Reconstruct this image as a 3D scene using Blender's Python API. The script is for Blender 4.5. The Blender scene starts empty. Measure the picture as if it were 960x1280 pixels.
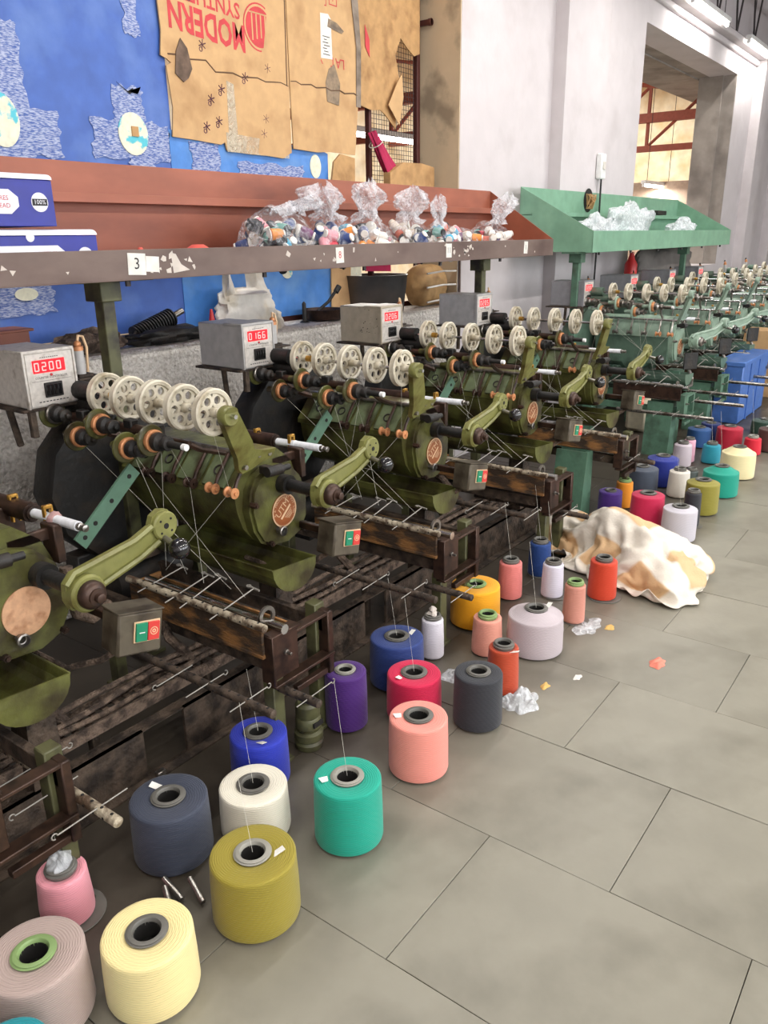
import bpy, bmesh, math, random
from mathutils import Vector, Matrix, noise
PI = math.pi
R = math.radians
sc = bpy.context.scene
C = sc.collection

# ------------------------------------------------------------ camera, world, exposure
cd = bpy.data.cameras.new('camera'); cam = bpy.data.objects.new('camera', cd); C.objects.link(cam)
cd.sensor_fit = 'VERTICAL'; cd.sensor_height = 36.0; cd.lens = 36.0 * 990.0 / 1280.0
cd.clip_start = 0.02; cd.clip_end = 100
yaw, pit, rol = R(36.62), R(19.17), R(-0.81)
fw = Vector((math.cos(yaw) * math.cos(pit), math.sin(yaw) * math.cos(pit), -math.sin(pit)))
rt = Vector((math.sin(yaw), -math.cos(yaw), 0)); up = rt.cross(fw)
rr = rt * math.cos(rol) + up * math.sin(rol); uu = -rt * math.sin(rol) + up * math.cos(rol)
cam.matrix_world = Matrix(((rr.x, uu.x, -fw.x, 0), (rr.y, uu.y, -fw.y, 0), (rr.z, uu.z, -fw.z, 1.5), (0, 0, 0, 1)))
sc.camera = cam
vs = sc.view_settings
vs.view_transform = 'Standard'; vs.look = 'None'; vs.gamma = 1.0; vs.use_curve_mapping = False
vs.exposure = 0.7
w = bpy.data.worlds.new('world'); sc.world = w; w.use_nodes = True
w.node_tree.nodes['Background'].inputs[0].default_value = (0.9, 0.95, 1.0, 1)
w.node_tree.nodes['Background'].inputs[1].default_value = 0.12
AISLE_W = 42.0       # watts of each tube over the aisle
ROW_W = 14.0        # watts of each tube hung over the machine row
FILL_W = 34.0        # watts of each added fill light on the aisle's far side
TUBE_W = 9.0        # watts of each fluorescent tube's lamp
sc.cycles.max_bounces = 6; sc.cycles.diffuse_bounces = 4; sc.cycles.glossy_bounces = 3
sc.cycles.transparent_max_bounces = 16; sc.cycles.sample_clamp_indirect = 4.0
sc.cycles.caustics_reflective = False; sc.cycles.caustics_refractive = False

# ------------------------------------------------------------ materials
def lin(c): return tuple((v / 255 / 12.92 if v <= 10 else ((v / 255 + 0.055) / 1.055) ** 2.4) for v in c)
MATS = {}
def mat(name, rgb, rough=0.55, metal=0.0, dirt=None, ds=9.0, lo=0.42, hi=0.68, bump=0.0, bs=60.0, spec=0.5, vary=0.12, stretch=(1, 1, 1), rnd=0.0, bd=0.01):
    """principled with a noise tint and, when dirt is given, blotches of a second colour (stains with a shape of their own)"""
    if name in MATS: return MATS[name]
    m = bpy.data.materials.new(name); MATS[name] = m; m.use_nodes = True
    nt = m.node_tree; N = nt.nodes; L = nt.links; b = N['Principled BSDF']
    b.inputs['Roughness'].default_value = rough; b.inputs['Metallic'].default_value = metal
    b.inputs['Specular IOR Level'].default_value = spec
    tc = N.new('ShaderNodeTexCoord'); mp = N.new('ShaderNodeMapping'); L.new(tc.outputs['Object'], mp.inputs[0])
    mp.inputs['Scale'].default_value = stretch
    c = lin(rgb)
    def nz(scale, detail=4.0):
        n = N.new('ShaderNodeTexNoise'); n.inputs['Scale'].default_value = scale; n.inputs['Detail'].default_value = detail
        L.new(mp.outputs[0], n.inputs['Vector']); return n
    n1 = nz(ds * 2.3)
    cr = N.new('ShaderNodeValToRGB')
    cr.color_ramp.elements[0].position = 0.3; cr.color_ramp.elements[1].position = 0.7
    cr.color_ramp.elements[0].color = (*[v * (1 - vary) for v in c], 1); cr.color_ramp.elements[1].color = (*[min(1, v * (1 + vary)) for v in c], 1)
    L.new(n1.outputs[0], cr.inputs[0]); out = cr.outputs[0]
    if dirt:
        n2 = nz(ds, 7.0); r2 = N.new('ShaderNodeValToRGB'); r2.color_ramp.elements[0].position = lo; r2.color_ramp.elements[1].position = hi
        L.new(n2.outputs[0], r2.inputs[0]); mx = N.new('ShaderNodeMixRGB'); L.new(r2.outputs[0], mx.inputs[0]); L.new(out, mx.inputs[1])
        mx.inputs[2].default_value = (*lin(dirt), 1); out = mx.outputs[0]
    if rnd:
        oi = N.new('ShaderNodeObjectInfo'); hs = N.new('ShaderNodeHueSaturation'); mr = N.new('ShaderNodeMapRange')
        mr.inputs[3].default_value = 1 - rnd; mr.inputs[4].default_value = 1 + rnd
        L.new(oi.outputs['Random'], mr.inputs[0]); L.new(mr.outputs[0], hs.inputs['Value']); L.new(out, hs.inputs['Color']); out = hs.outputs[0]
    L.new(out, b.inputs['Base Color'])
    if bump:
        n3 = nz(bs, 5.0); bp = N.new('ShaderNodeBump'); bp.inputs['Strength'].default_value = bump; bp.inputs['Distance'].default_value = bd
        L.new(n3.outputs[0], bp.inputs['Height']); L.new(bp.outputs[0], b.inputs['Normal'])
    return m
def glow(name, rgb, strength):
    if name in MATS: return MATS[name]
    m = bpy.data.materials.new(name); MATS[name] = m; m.use_nodes = True; b = m.node_tree.nodes['Principled BSDF']
    b.inputs['Base Color'].default_value = (*lin(rgb), 1); b.inputs['Emission Color'].default_value = (*lin(rgb), 1); b.inputs['Emission Strength'].default_value = strength
    return m
def film(name, alpha, rgb=(235, 238, 242), rough=0.18):
    if name in MATS: return MATS[name]
    m = bpy.data.materials.new(name); MATS[name] = m; m.use_nodes = True; nt = m.node_tree; b = nt.nodes['Principled BSDF']
    b.inputs['Base Color'].default_value = (*lin(rgb), 1); b.inputs['Roughness'].default_value = rough
    tc = nt.nodes.new('ShaderNodeTexCoord'); n = nt.nodes.new('ShaderNodeTexNoise'); n.inputs['Scale'].default_value = 26; n.inputs['Detail'].default_value = 6; n.inputs['Distortion'].default_value = 1.5
    nt.links.new(tc.outputs['Object'], n.inputs['Vector'])
    r = nt.nodes.new('ShaderNodeValToRGB'); r.color_ramp.elements[0].position = .45; r.color_ramp.elements[1].position = .72
    r.color_ramp.elements[0].color = (alpha, alpha, alpha, 1); a2 = min(1, alpha + .38); r.color_ramp.elements[1].color = (a2, a2, a2, 1)
    nt.links.new(n.outputs[0], r.inputs[0]); nt.links.new(r.outputs[0], b.inputs['Alpha'])
    bp = nt.nodes.new('ShaderNodeBump'); bp.inputs['Strength'].default_value = .8; bp.inputs['Distance'].default_value = .02
    nt.links.new(n.outputs[0], bp.inputs['Height']); nt.links.new(bp.outputs[0], b.inputs['Normal'])
    return m
def yarn_mat(name, rgb):
    if name in MATS: return MATS[name]
    m = bpy.data.materials.new(name); MATS[name] = m; m.use_nodes = True; nt = m.node_tree; N = nt.nodes; L = nt.links; b = N['Principled BSDF']
    b.inputs['Roughness'].default_value = 0.62; b.inputs['Sheen Weight'].default_value = 0.15; b.inputs['Specular IOR Level'].default_value = 0.35
    tc = N.new('ShaderNodeTexCoord'); c = lin(rgb); bumps = []
    sp = N.new('ShaderNodeSeparateXYZ'); L.new(tc.outputs['Object'], sp.inputs[0])
    pl = N.new('ShaderNodeVectorMath'); pl.operation = 'MULTIPLY'; pl.inputs[1].default_value = (1, 1, 0); L.new(tc.outputs['Object'], pl.inputs[0])
    ln = N.new('ShaderNodeVectorMath'); ln.operation = 'LENGTH'; L.new(pl.outputs[0], ln.inputs[0])
    hh = N.new('ShaderNodeMath'); hh.operation = 'SUBTRACT'; L.new(sp.outputs['Z'], hh.inputs[0]); L.new(ln.outputs['Value'], hh.inputs[1])
    for tilt, sc_ in ((.16, 66), (-.2, 50)):
        ma = N.new('ShaderNodeMath'); ma.operation = 'MULTIPLY_ADD'; ma.inputs[1].default_value = tilt; L.new(sp.outputs['X'], ma.inputs[0]); L.new(hh.outputs[0], ma.inputs[2])
        cb = N.new('ShaderNodeCombineXYZ'); L.new(sp.outputs['Y'], cb.inputs[0]); L.new(ma.outputs[0], cb.inputs[2])
        wv = N.new('ShaderNodeTexWave'); wv.bands_direction = 'Z'; wv.inputs['Scale'].default_value = sc_; wv.inputs['Distortion'].default_value = 2.2; wv.inputs['Detail'].default_value = 3; wv.inputs['Detail Scale'].default_value = .6
        L.new(cb.outputs[0], wv.inputs['Vector']); bumps.append(wv)
    ad = N.new('ShaderNodeMath'); ad.operation = 'ADD'; L.new(bumps[0].outputs['Fac'], ad.inputs[0]); L.new(bumps[1].outputs['Fac'], ad.inputs[1])
    bp = N.new('ShaderNodeBump'); bp.inputs['Strength'].default_value = .4; bp.inputs['Distance'].default_value = .0012
    L.new(ad.outputs[0], bp.inputs['Height']); L.new(bp.outputs[0], b.inputs['Normal'])
    cr = N.new('ShaderNodeValToRGB'); cr.color_ramp.elements[0].color = (*[v * .88 for v in c], 1); cr.color_ramp.elements[1].color = (*[min(1, v * 1.08) for v in c], 1)
    hf = N.new('ShaderNodeMath'); hf.operation = 'MULTIPLY'; hf.inputs[1].default_value = .5; L.new(ad.outputs[0], hf.inputs[0]); L.new(hf.outputs[0], cr.inputs[0]); L.new(cr.outputs[0], b.inputs['Base Color'])
    return m

M_OLIVE = mat('olive_paint', (96, 98, 50), .32, 0, (50, 42, 24), 10, .38, .64, .25, 40)
M_OLIVEL = mat('light_olive_paint', (122, 122, 68), .38, 0, (84, 70, 30), 13, .46, .72, .15, 50)
M_PANEL = mat('pale_olive_paint', (102, 114, 82), .4, 0, (58, 50, 30), 12, .46, .7, .2, 45)
M_DKGREEN = mat('dark_green_paint', (48, 58, 40), .5, 0, (30, 26, 20), 10, .4, .65, .2, 40)
M_BLACK = mat('grimy_black', (26, 25, 24), .55, 0, (46, 38, 30), 14, .5, .7, .3, 50)
M_GRIME = mat('dusty_brown_steel', (88, 74, 62), .7, .2, (44, 36, 30), 18, .4, .62, .6, 70)
M_DUST = mat('lint_dust', (116, 98, 84), .95, 0, (66, 54, 46), 30, .42, .6, 1.0, 120)
M_STEEL = mat('worn_steel', (150, 146, 140), .3, .9, (90, 78, 66), 22, .5, .7)
M_CHROME = mat('bright_steel', (205, 205, 205), .18, 1.0)
M_WIRE = mat('galvanised_wire', (150, 146, 138), .5, .4)
M_COPPER = mat('copper_collar', (206, 142, 96), .4, .25, (130, 80, 50), 30, .5, .7)
M_BROWN = mat('dark_brown_steel', (74, 54, 44), .4, .45, (40, 30, 26), 25)
M_RUST = mat('rusted_trough', (140, 98, 54), .7, .1, (58, 44, 32), 9, .42, .6, .6, 60, stretch=(1, 1, 3))
M_RUSTW = mat('chipped_white_rod', (176, 164, 142), .6, .1, (84, 66, 50), 22, .44, .58, .7, 90)
M_WHEEL = mat('cream_wheel', (206, 198, 178), .4, 0, (132, 116, 84), 14, .52, .74)
M_WHITE = mat('white_plastic', (230, 230, 228), .35)
M_WAX = mat('white_enamel_rod', (232, 234, 238), .3, 0, (170, 176, 180), 20, .6, .75)
M_BRASS = mat('brass_clip', (196, 150, 70), .35, .7)
M_RUBBER = mat('black_ball', (20, 20, 22), .15, 0, None, spec=.8)
M_PLATE = mat('brown_badge', (150, 84, 44), .45)
M_BADGE = mat('badge_cream', (222, 188, 150), .5)
M_BLANK = mat('blank_peach_disc', (206, 160, 124), .6, 0, (170, 120, 84), 30, .52, .7)
M_BOXM = mat('push_button_casing', (92, 84, 70), .5, .2, (58, 48, 38), 16, .45, .65)
M_GREENB = glow('green_button', (18, 128, 92), 0.0); M_REDB = glow('red_button', (206, 58, 52), 0.0)
M_GPAINT = mat('sage_green_paint', (138, 160, 142), .36, 0, (100, 116, 100), 10, .56, .78, .1, 50)
M_GDARK = mat('deep_sage_paint', (92, 116, 100), .42, 0, (62, 78, 66), 10, .5, .75)
M_LEGG = mat('leg_green_paint', (84, 118, 98), .45, 0, (60, 76, 62), 12, .5, .75)
M_LEGO = mat('leg_olive_paint', (86, 86, 56), .5, 0, (44, 38, 28), 12, .45, .65)
M_GREYB = mat('grey_counter_paint', (178, 176, 174), .4, 0, None, 12)
M_FACE = mat('counter_faceplate', (206, 200, 192), .4, 0, (160, 150, 138), 30, .56, .72)
M_BEIGEB = mat('beige_counter_paint', (184, 172, 150), .45, 0, None, 12)
M_LED = glow('led_window', (236, 6, 26), .75); M_SEG = glow('led_digit', (255, 150, 146), .9)
M_INK = mat('black_ink', (28, 28, 30), .6); M_REDINK = mat('red_ink', (196, 62, 66), .7); M_BLUEINK = mat('navy_ink', (30, 34, 120), .5)
M_CARD = mat('cardboard', (200, 162, 116), .85, 0, (172, 134, 92), 7, .48, .75, .2, 14, vary=.06)
M_CARD2 = mat('cardboard_dark', (186, 146, 98), .85, 0, (148, 110, 70), 9, .48, .7, .3, 14)
M_BSHEET = mat('blue_tarpaulin', (62, 96, 172), .5, 0, (88, 120, 186), 5, .5, .75, .2, 20)
M_BSHEET2 = mat('light_blue_tarpaulin', (70, 128, 200), .5, 0, (104, 150, 206), 6, .5, .75, .2, 20)
M_WEAVE = mat('bare_weave', (176, 184, 208), .7, 0, (66, 94, 164), 120, .40, .60, .3, 150, stretch=(.5, 1, 2.6))
M_HOLE = mat('cream_backing', (226, 224, 200), .7, 0, (90, 190, 205), 16, .56, .62, .2, 60)
M_PLASTER = mat('white_plaster', (200, 193, 194), .8, 0, (184, 176, 176), 3, .5, .8, .12, 24, vary=.03)
M_ROUGH = mat('rough_plaster', (234, 228, 220), .9, 0, (208, 200, 190), 60, .46, .62, 1.0, 58, vary=.05, bd=.025)
M_BEIGE = mat('stained_jamb', (202, 182, 152), .8, 0, (150, 134, 112), 3.2, .54, .66, .15, 20, vary=.05)
M_CONC = mat('grey_concrete', (150, 142, 134), .85, 0, (116, 108, 102), 3, .46, .7, .3, 20)
M_FLOOR = mat('grey_green_stone', (137, 133, 119), .42, 0, (112, 108, 95), 3.3, .44, .72, .06, 30, vary=.06, rnd=.05)
M_JOINT = mat('dark_joint', (62, 58, 52), .9)
M_RED = mat('red_oxide_tray', (152, 88, 66), .5, 0, (120, 66, 50), 5, .5, .75, .05, 30, stretch=(.4, 1, 1))
M_BEAM = mat('weathered_beam', (112, 94, 86), .5, .15, (84, 64, 58), 5, .46, .7, .1, 30, stretch=(.5, 1, 1))
M_GTRAY = mat('green_tray_paint', (122, 164, 138), .4, 0, (104, 146, 122), 5, .5, .8)
M_PAPER = mat('paper_card', (226, 222, 214), .7); M_FLAKE = mat('paint_flake', (206, 196, 186), .7)
M_TRUSS = mat('dark_truss_steel', (64, 58, 58), .5, .3); M_REDTR = mat('red_truss_steel', (150, 76, 58), .6)
M_THREAD = mat('white_thread', (215, 212, 200), .7)
M_SACK = mat('woven_sack', (232, 224, 210), .7, 0, (214, 172, 116), 7, .50, .60, .25, 110, vary=.04)
M_BOXBLUE = mat('blue_carton', (28, 36, 140), .4); M_CARTONW = mat('white_carton', (226, 226, 232), .5)
M_TAG = mat('paper_tag', (238, 236, 228), .6)
M_COREG = mat('green_plastic_core', (130, 156, 100), .4); M_CORED = mat('dark_plastic_core', (104, 102, 96), .4); M_COREL = mat('grey_plastic_core', (150, 148, 138), .45)
M_INNER = mat('core_inside', (24, 22, 20), .8)

# ------------------------------------------------------------ mesh builder
FONTC = {}
def font_geo(s, size, bold=0.0):
    k = (s, size, bold)
    if k not in FONTC:
        cu = bpy.data.curves.new('txt', 'FONT'); cu.body = s; cu.size = size; cu.resolution_u = 2; cu.offset = bold; cu.align_x = 'CENTER'; cu.align_y = 'CENTER'
        o = bpy.data.objects.new('txt', cu); C.objects.link(o)
        dg = bpy.context.evaluated_depsgraph_get(); me = bpy.data.meshes.new_from_object(o.evaluated_get(dg))
        FONTC[k] = ([v.co.copy() for v in me.vertices], [list(p.vertices) for p in me.polygons])
        bpy.data.objects.remove(o); bpy.data.curves.remove(cu); bpy.data.meshes.remove(me)
    return FONTC[k]
def frame_of(d):
    d = Vector(d).normalized(); a = Vector((0, 0, 1)) if abs(d.z) < .9 else Vector((1, 0, 0))
    u = d.cross(a).normalized(); return u, d.cross(u).normalized(), d
class B:
    def __init__(s): s.v = []; s.f = []; s.m = []; s.mi = 0
    def use(s, i): s.mi = i; return s
    def add(s, vs, fs):
        n = len(s.v); s.v += [tuple(v) for v in vs]; s.f += [tuple(i + n for i in f) for f in fs]; s.m += [s.mi] * len(fs); return s
    def box(s, x0, x1, y0, y1, z0, z1, bev=0.0, xf=None):
        c = Vector(((x0 + x1) / 2, (y0 + y1) / 2, (z0 + z1) / 2)); h = Vector((abs(x1 - x0) / 2, abs(y1 - y0) / 2, abs(z1 - z0) / 2))
        bev = min(bev, min(h) * .9)
        if bev <= 0:
            vs = [c + Vector((sx * h.x, sy * h.y, sz * h.z)) for sz in (-1, 1) for sx, sy in ((-1, -1), (1, -1), (1, 1), (-1, 1))]
            fs = [(3, 2, 1, 0), (4, 5, 6, 7), (0, 1, 5, 4), (1, 2, 6, 5), (2, 3, 7, 6), (3, 0, 4, 7)]
        else:
            vs = []; idx = {}
            for sx in (-1, 1):
                for sy in (-1, 1):
                    for sz in (-1, 1):
                        for a in range(3):
                            k = [h.x - bev, h.y - bev, h.z - bev]; k[a] += bev
                            idx[(sx, sy, sz, a)] = len(vs); vs.append(c + Vector((sx * k[0], sy * k[1], sz * k[2])))
            fs = []
            q = ((-1, -1), (1, -1), (1, 1), (-1, 1))
            for e in (-1, 1):
                fs.append([idx[(e, a, b, 0)] for a, b in q]); fs.append([idx[(a, e, b, 1)] for a, b in q]); fs.append([idx[(a, b, e, 2)] for a, b in q])
            for a in (-1, 1):
                for b in (-1, 1):
                    fs.append([idx[(a, b, -1, 0)], idx[(a, b, 1, 0)], idx[(a, b, 1, 1)], idx[(a, b, -1, 1)]])
                    fs.append([idx[(a, -1, b, 0)], idx[(a, 1, b, 0)], idx[(a, 1, b, 2)], idx[(a, -1, b, 2)]])
                    fs.append([idx[(-1, a, b, 1)], idx[(1, a, b, 1)], idx[(1, a, b, 2)], idx[(-1, a, b, 2)]])
                    for d in (-1, 1): fs.append([idx[(a, b, d, 0)], idx[(a, b, d, 1)], idx[(a, b, d, 2)]])
        if xf: vs = [xf @ v for v in vs]
        return s.add(vs, fs)
    def lathe(s, prof, base=(0, 0, 0), axis=(0, 0, 1), n=24, caps=True, wob=None):
        u, v, d = frame_of(axis); b = Vector(base); vs = []; fs = []
        for j, (r, z) in enumerate(prof):
            for i in range(n):
                a = 2 * PI * i / n; q = r * (1 + (wob(a, j) if wob else 0)); vs.append(b + d * z + (u * math.cos(a) + v * math.sin(a)) * q)
        for j in range(len(prof) - 1):
            for i in range(n): k = (i + 1) % n; fs.append((j * n + i, j * n + k, (j + 1) * n + k, (j + 1) * n + i))
        if caps:
            if prof[0][0] > 1e-6: fs.append(tuple(range(n))[::-1])
            if prof[-1][0] > 1e-6: fs.append(tuple((len(prof) - 1) * n + i for i in range(n)))
        return s.add(vs, fs)
    def cyl(s, p0, p1, r, r1=None, n=14):
        d = Vector(p1) - Vector(p0); return s.lathe([(r, 0), (r if r1 is None else r1, d.length)], p0, d, n)
    def ring(s, c, axis, ro, ri, t, n=24):
        return s.lathe([(ri, -t / 2), (ro, -t / 2), (ro, t / 2), (ri, t / 2), (ri, -t / 2)], c, axis, n, False)
    def ball(s, c, r, n=16, sq=(1, 1, 1)):
        m = n // 2; vs = []; fs = []; c = Vector(c)
        for j in range(m + 1):
            t = PI * j / m
            for i in range(n): a = 2 * PI * i / n; vs.append(c + Vector((r * math.sin(t) * math.cos(a) * sq[0], r * math.sin(t) * math.sin(a) * sq[1], r * math.cos(t) * sq[2])))
        for j in range(m):
            for i in range(n): k = (i + 1) % n; fs.append((j * n + i, (j + 1) * n + i, (j + 1) * n + k, j * n + k))
        return s.add(vs, fs)
    def tube(s, pts, r, n=6, caps=True):
        pts = [Vector(p) for p in pts]; vs = []; fs = []
        for j, p in enumerate(pts):
            d = pts[min(j + 1, len(pts) - 1)] - pts[max(j - 1, 0)]; u, v, _ = frame_of(d)
            if j:  # keep the ring from twisting
                best = max(range(n), key=lambda k: (u * math.cos(2 * PI * k / n) + v * math.sin(2 * PI * k / n)).dot(u0)); a0 = 2 * PI * best / n
                u, v = u * math.cos(a0) + v * math.sin(a0), v * math.cos(a0) - u * math.sin(a0)
            u0 = u
            rj = r[j] if isinstance(r, (list, tuple)) else r
            for i in range(n): a = 2 * PI * i / n; vs.append(p + (u * math.cos(a) + v * math.sin(a)) * rj)
        for j in range(len(pts) - 1):
            for i in range(n): k = (i + 1) % n; fs.append((j * n + i, j * n + k, (j + 1) * n + k, (j + 1) * n + i))
        if caps: fs.append(tuple(range(n))); fs.append(tuple((len(pts) - 1) * n + i for i in range(n)))
        return s.add(vs, fs)
    def prism(s, poly, fn, t0, t1):
        n = len(poly); vs = [fn(p, t0) for p in poly] + [fn(p, t1) for p in poly]
        fs = [tuple(range(n)), tuple(range(2 * n - 1, n - 1, -1))] + [(i, (i + 1) % n, n + (i + 1) % n, n + i) for i in range(n)]
        return s.add(vs, fs)
    def xz(s, poly, y0, y1, shear=0.0, z0=0.0):
        return s.prism(poly, lambda p, t: (p[0], t + shear * (p[1] - z0), p[1]), y0, y1)
    def text(s, t, size, fn, bold=0.0):
        vs, fs = font_geo(t, size, bold); return s.add([fn(v.x, v.y) for v in vs], fs)
    def grid(s, fn, nu, nv, closed=False):
        vs = [fn(i / nu, j / nv) for j in range(nv + 1) for i in range(nu + 1)]
        fs = [(j * (nu + 1) + i, j * (nu + 1) + i + 1, (j + 1) * (nu + 1) + i + 1, (j + 1) * (nu + 1) + i) for j in range(nv) for i in range(nu)]
        return s.add(vs, fs)
    def build(s, name, mats, parent=None, org=(0, 0, 0), sharp=38):
        me = bpy.data.meshes.new(name); o_ = Vector(org)
        bm = bmesh.new(); bv = [bm.verts.new(Vector(v) - o_) for v in s.v]
        for f, mi in zip(s.f, s.m):
            f = list(dict.fromkeys(f))
            if len(f) < 3: continue
            try: q = bm.faces.new([bv[i] for i in f])
            except ValueError: continue
            q.material_index = mi; q.smooth = True
        bmesh.ops.recalc_face_normals(bm, faces=bm.faces); bm.to_mesh(me); bm.free()
        for m in (mats if isinstance(mats, (list, tuple)) else [mats]): me.materials.append(m)
        me.set_sharp_from_angle(angle=R(sharp))
        o = bpy.data.objects.new(name, me); C.objects.link(o)
        if parent: o.parent = parent
        return o
def tag(o, label=None, cat=None, group=None, kind=None):
    if label: o['label'] = label
    if cat: o['category'] = cat
    if group: o['group'] = group
    if kind: o['kind'] = kind
    return o
def thing(name, loc, label, cat, group=None, rz=0.0):
    o = bpy.data.objects.new(name, None); C.objects.link(o); o.location = loc; o.rotation_euler = (0, 0, rz); o.empty_display_size = .05
    return tag(o, label, cat, group)
KIDS = {}
def copy_tree(o, parent=None):
    c = o.copy(); C.objects.link(c); c.parent = parent
    for ch in list(o.children): copy_tree(ch, c)
    return c
def struct(b, name, m, org=(0, 0, 0), **k):
    return tag(b.build(name, m, None, org, **k), kind='structure')
def relabel(o, name, label):
    for ch in o.children:
        if ch.name.split('.')[0] == name: ch['label'] = label

# ============================================================ THE SETTING
YW = 2.85
def oil(m):  # oily dirt and the machine row's shade, both painted into the floor colour
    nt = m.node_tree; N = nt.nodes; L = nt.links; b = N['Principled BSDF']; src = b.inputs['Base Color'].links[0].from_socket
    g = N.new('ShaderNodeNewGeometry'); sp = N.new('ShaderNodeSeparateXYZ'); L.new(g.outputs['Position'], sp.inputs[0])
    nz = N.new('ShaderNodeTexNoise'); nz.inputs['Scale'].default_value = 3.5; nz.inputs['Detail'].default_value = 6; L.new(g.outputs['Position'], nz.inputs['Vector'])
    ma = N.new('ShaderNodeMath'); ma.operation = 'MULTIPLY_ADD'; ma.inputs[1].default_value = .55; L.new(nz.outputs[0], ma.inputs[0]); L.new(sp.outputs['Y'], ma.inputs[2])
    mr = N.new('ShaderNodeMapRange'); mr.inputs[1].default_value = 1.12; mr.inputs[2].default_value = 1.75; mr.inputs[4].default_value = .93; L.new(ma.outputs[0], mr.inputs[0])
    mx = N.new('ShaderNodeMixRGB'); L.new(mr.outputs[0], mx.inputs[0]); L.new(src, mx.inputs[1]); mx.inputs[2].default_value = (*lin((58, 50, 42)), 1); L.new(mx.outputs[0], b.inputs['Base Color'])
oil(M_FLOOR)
fl = struct(B().box(-3, 17, -4.5, 2.9, -.08, -.0125), 'floor', M_JOINT)
tile = None
for i in range(-1, 26):
    xa = .588 + .467 * i
    for j in range(-4, 5):
        yb = (.147 if i % 2 else .47) + .65 * j
        if yb > 2.84: continue
        if tile is None:
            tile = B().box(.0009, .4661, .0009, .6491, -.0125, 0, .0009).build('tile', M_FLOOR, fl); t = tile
        else:
            t = tile.copy(); C.objects.link(t); t.parent = fl
        t.location = (xa, yb, 0)
        # a per-tile turn of the slab so the stone's clouding differs from tile to tile
        t.location.z = -.0006 * ((i * 7 + j * 3) % 3)
wl = struct(B().box(-3, 4.69, YW, 3.3, 0, 1.06, .01), 'wall_back', M_ROUGH)
wr = B().box(4.69, 7.81, YW, 3.16, 0, 3.5).box(5.98, 6.76, YW - .1, YW + .01, 0, 3.5).box(7.81, 10.95, YW, 3.16, 0, 1.12).box(7.81, 10.95, YW, 3.16, 3.25, 3.5).box(10.95, 17, YW, 3.16, 0, 3.5)
wr.box(11.75, 12.1, YW - .12, YW + .01, 0, 3.5).box(13.2, 13.6, YW - .12, YW + .01, 0, 3.5)
struct(wr, 'wall_back_right', M_PLASTER)
struct(B().box(-3, 17, 3.1, 3.16, 3.5, 5.2), 'wall_back_upper', M_PLASTER)
struct(B().box(4.69, 17, YW - .13, 3.16, 3.5, 3.56, .01).box(4.69, 17, YW - .04, 3.1, 3.44, 3.5, .01), 'trim_1', M_PLASTER)
struct(B().box(4.682, 4.69, YW + .003, 3.155, 1.06, 3.5), 'trim_2', M_BEIGE)
struct(B().box(-3, 4.69, 2.85, 3.3, 3.3, 3.5), 'trim_3', M_PLASTER)
struct(B().box(7.81, 14.5, 3.16, 3.9, 3.25, 3.42).box(7.81, 14.5, 3.3, 3.32, 3.235, 3.25), 'trim_4', M_CONC)
struct(B().box(10.9, 11.02, 3.0, 3.28, 0, 3.25).box(10.93, 10.95, YW + .003, 3.0, 1.12, 3.25), 'trim_5', M_CONC)
struct(B().box(-3, 17, -4.5, -4.4, 0, 5.2), 'wall_front', M_PLASTER)
struct(B().box(-3.1, -3, -4.5, 9.1, 0, 5.2), 'wall_left', M_PLASTER)
struct(B().box(17, 17.1, -4.5, 9.1, 0, 5.2), 'wall_far', mat('cream_wall', (236, 224, 196), .8, 0, (220, 196, 150), 3))
struct(B().box(-3, 17, -4.5, 3.1, 5.2, 5.25), 'ceiling', M_PLASTER)
struct(B().box(-3, 17, 9, 9.1, 0, 5.2), 'wall_next_room', MATS['cream_wall'])
struct(B().box(-3, 17, 3.3, 9, -.08, 0), 'floor_next_room', M_CONC)
rf = B()
for i in range(60): rf.box(-3 + i * .334, -3 + i * .334 + .2, 3.16, 9.1, 4.9 - .02, 4.92)
rf.box(-3, 17, 3.16, 9.1, 4.92, 4.96)
struct(rf, 'ceiling_next_room', mat('corrugated_roof', (226, 196, 160), .6, 0, (206, 140, 100), 2, .5, .6))

# ---- made-up windows across the aisle, behind the camera, added as frontal fill light
for k in range(5):
    x = -1.4 + 3.0 * k
    wf = struct(B().box(x - .95, x + .95, -4.4, -4.34, 1.0, 1.06).box(x - .95, x + .95, -4.4, -4.34, 2.94, 3.0).box(x - .95, x - .89, -4.4, -4.34, 1.0, 3.0).box(x + .89, x + .95, -4.4, -4.34, 1.0, 3.0).box(x - .02, x + .02, -4.4, -4.35, 1.0, 3.0), 'window_%d' % (k + 2), M_WHITE)
    B().box(x - .9, x + .9, -4.4, -4.385, 1.04, 2.96).build('fill_pane', glow('fill_glow_pane', (240, 246, 255), 1.5), wf)
    ld = bpy.data.lights.new('fill_light', 'AREA'); ld.shape = 'RECTANGLE'; ld.size = 1.8; ld.size_y = 1.9; ld.energy = FILL_W; ld.color = (.95, .98, 1)
    l = bpy.data.objects.new('fill_light', ld); C.objects.link(l); l.location = (x, -4.33, 2.0); l.rotation_euler = (R(90), 0, 0)
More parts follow.
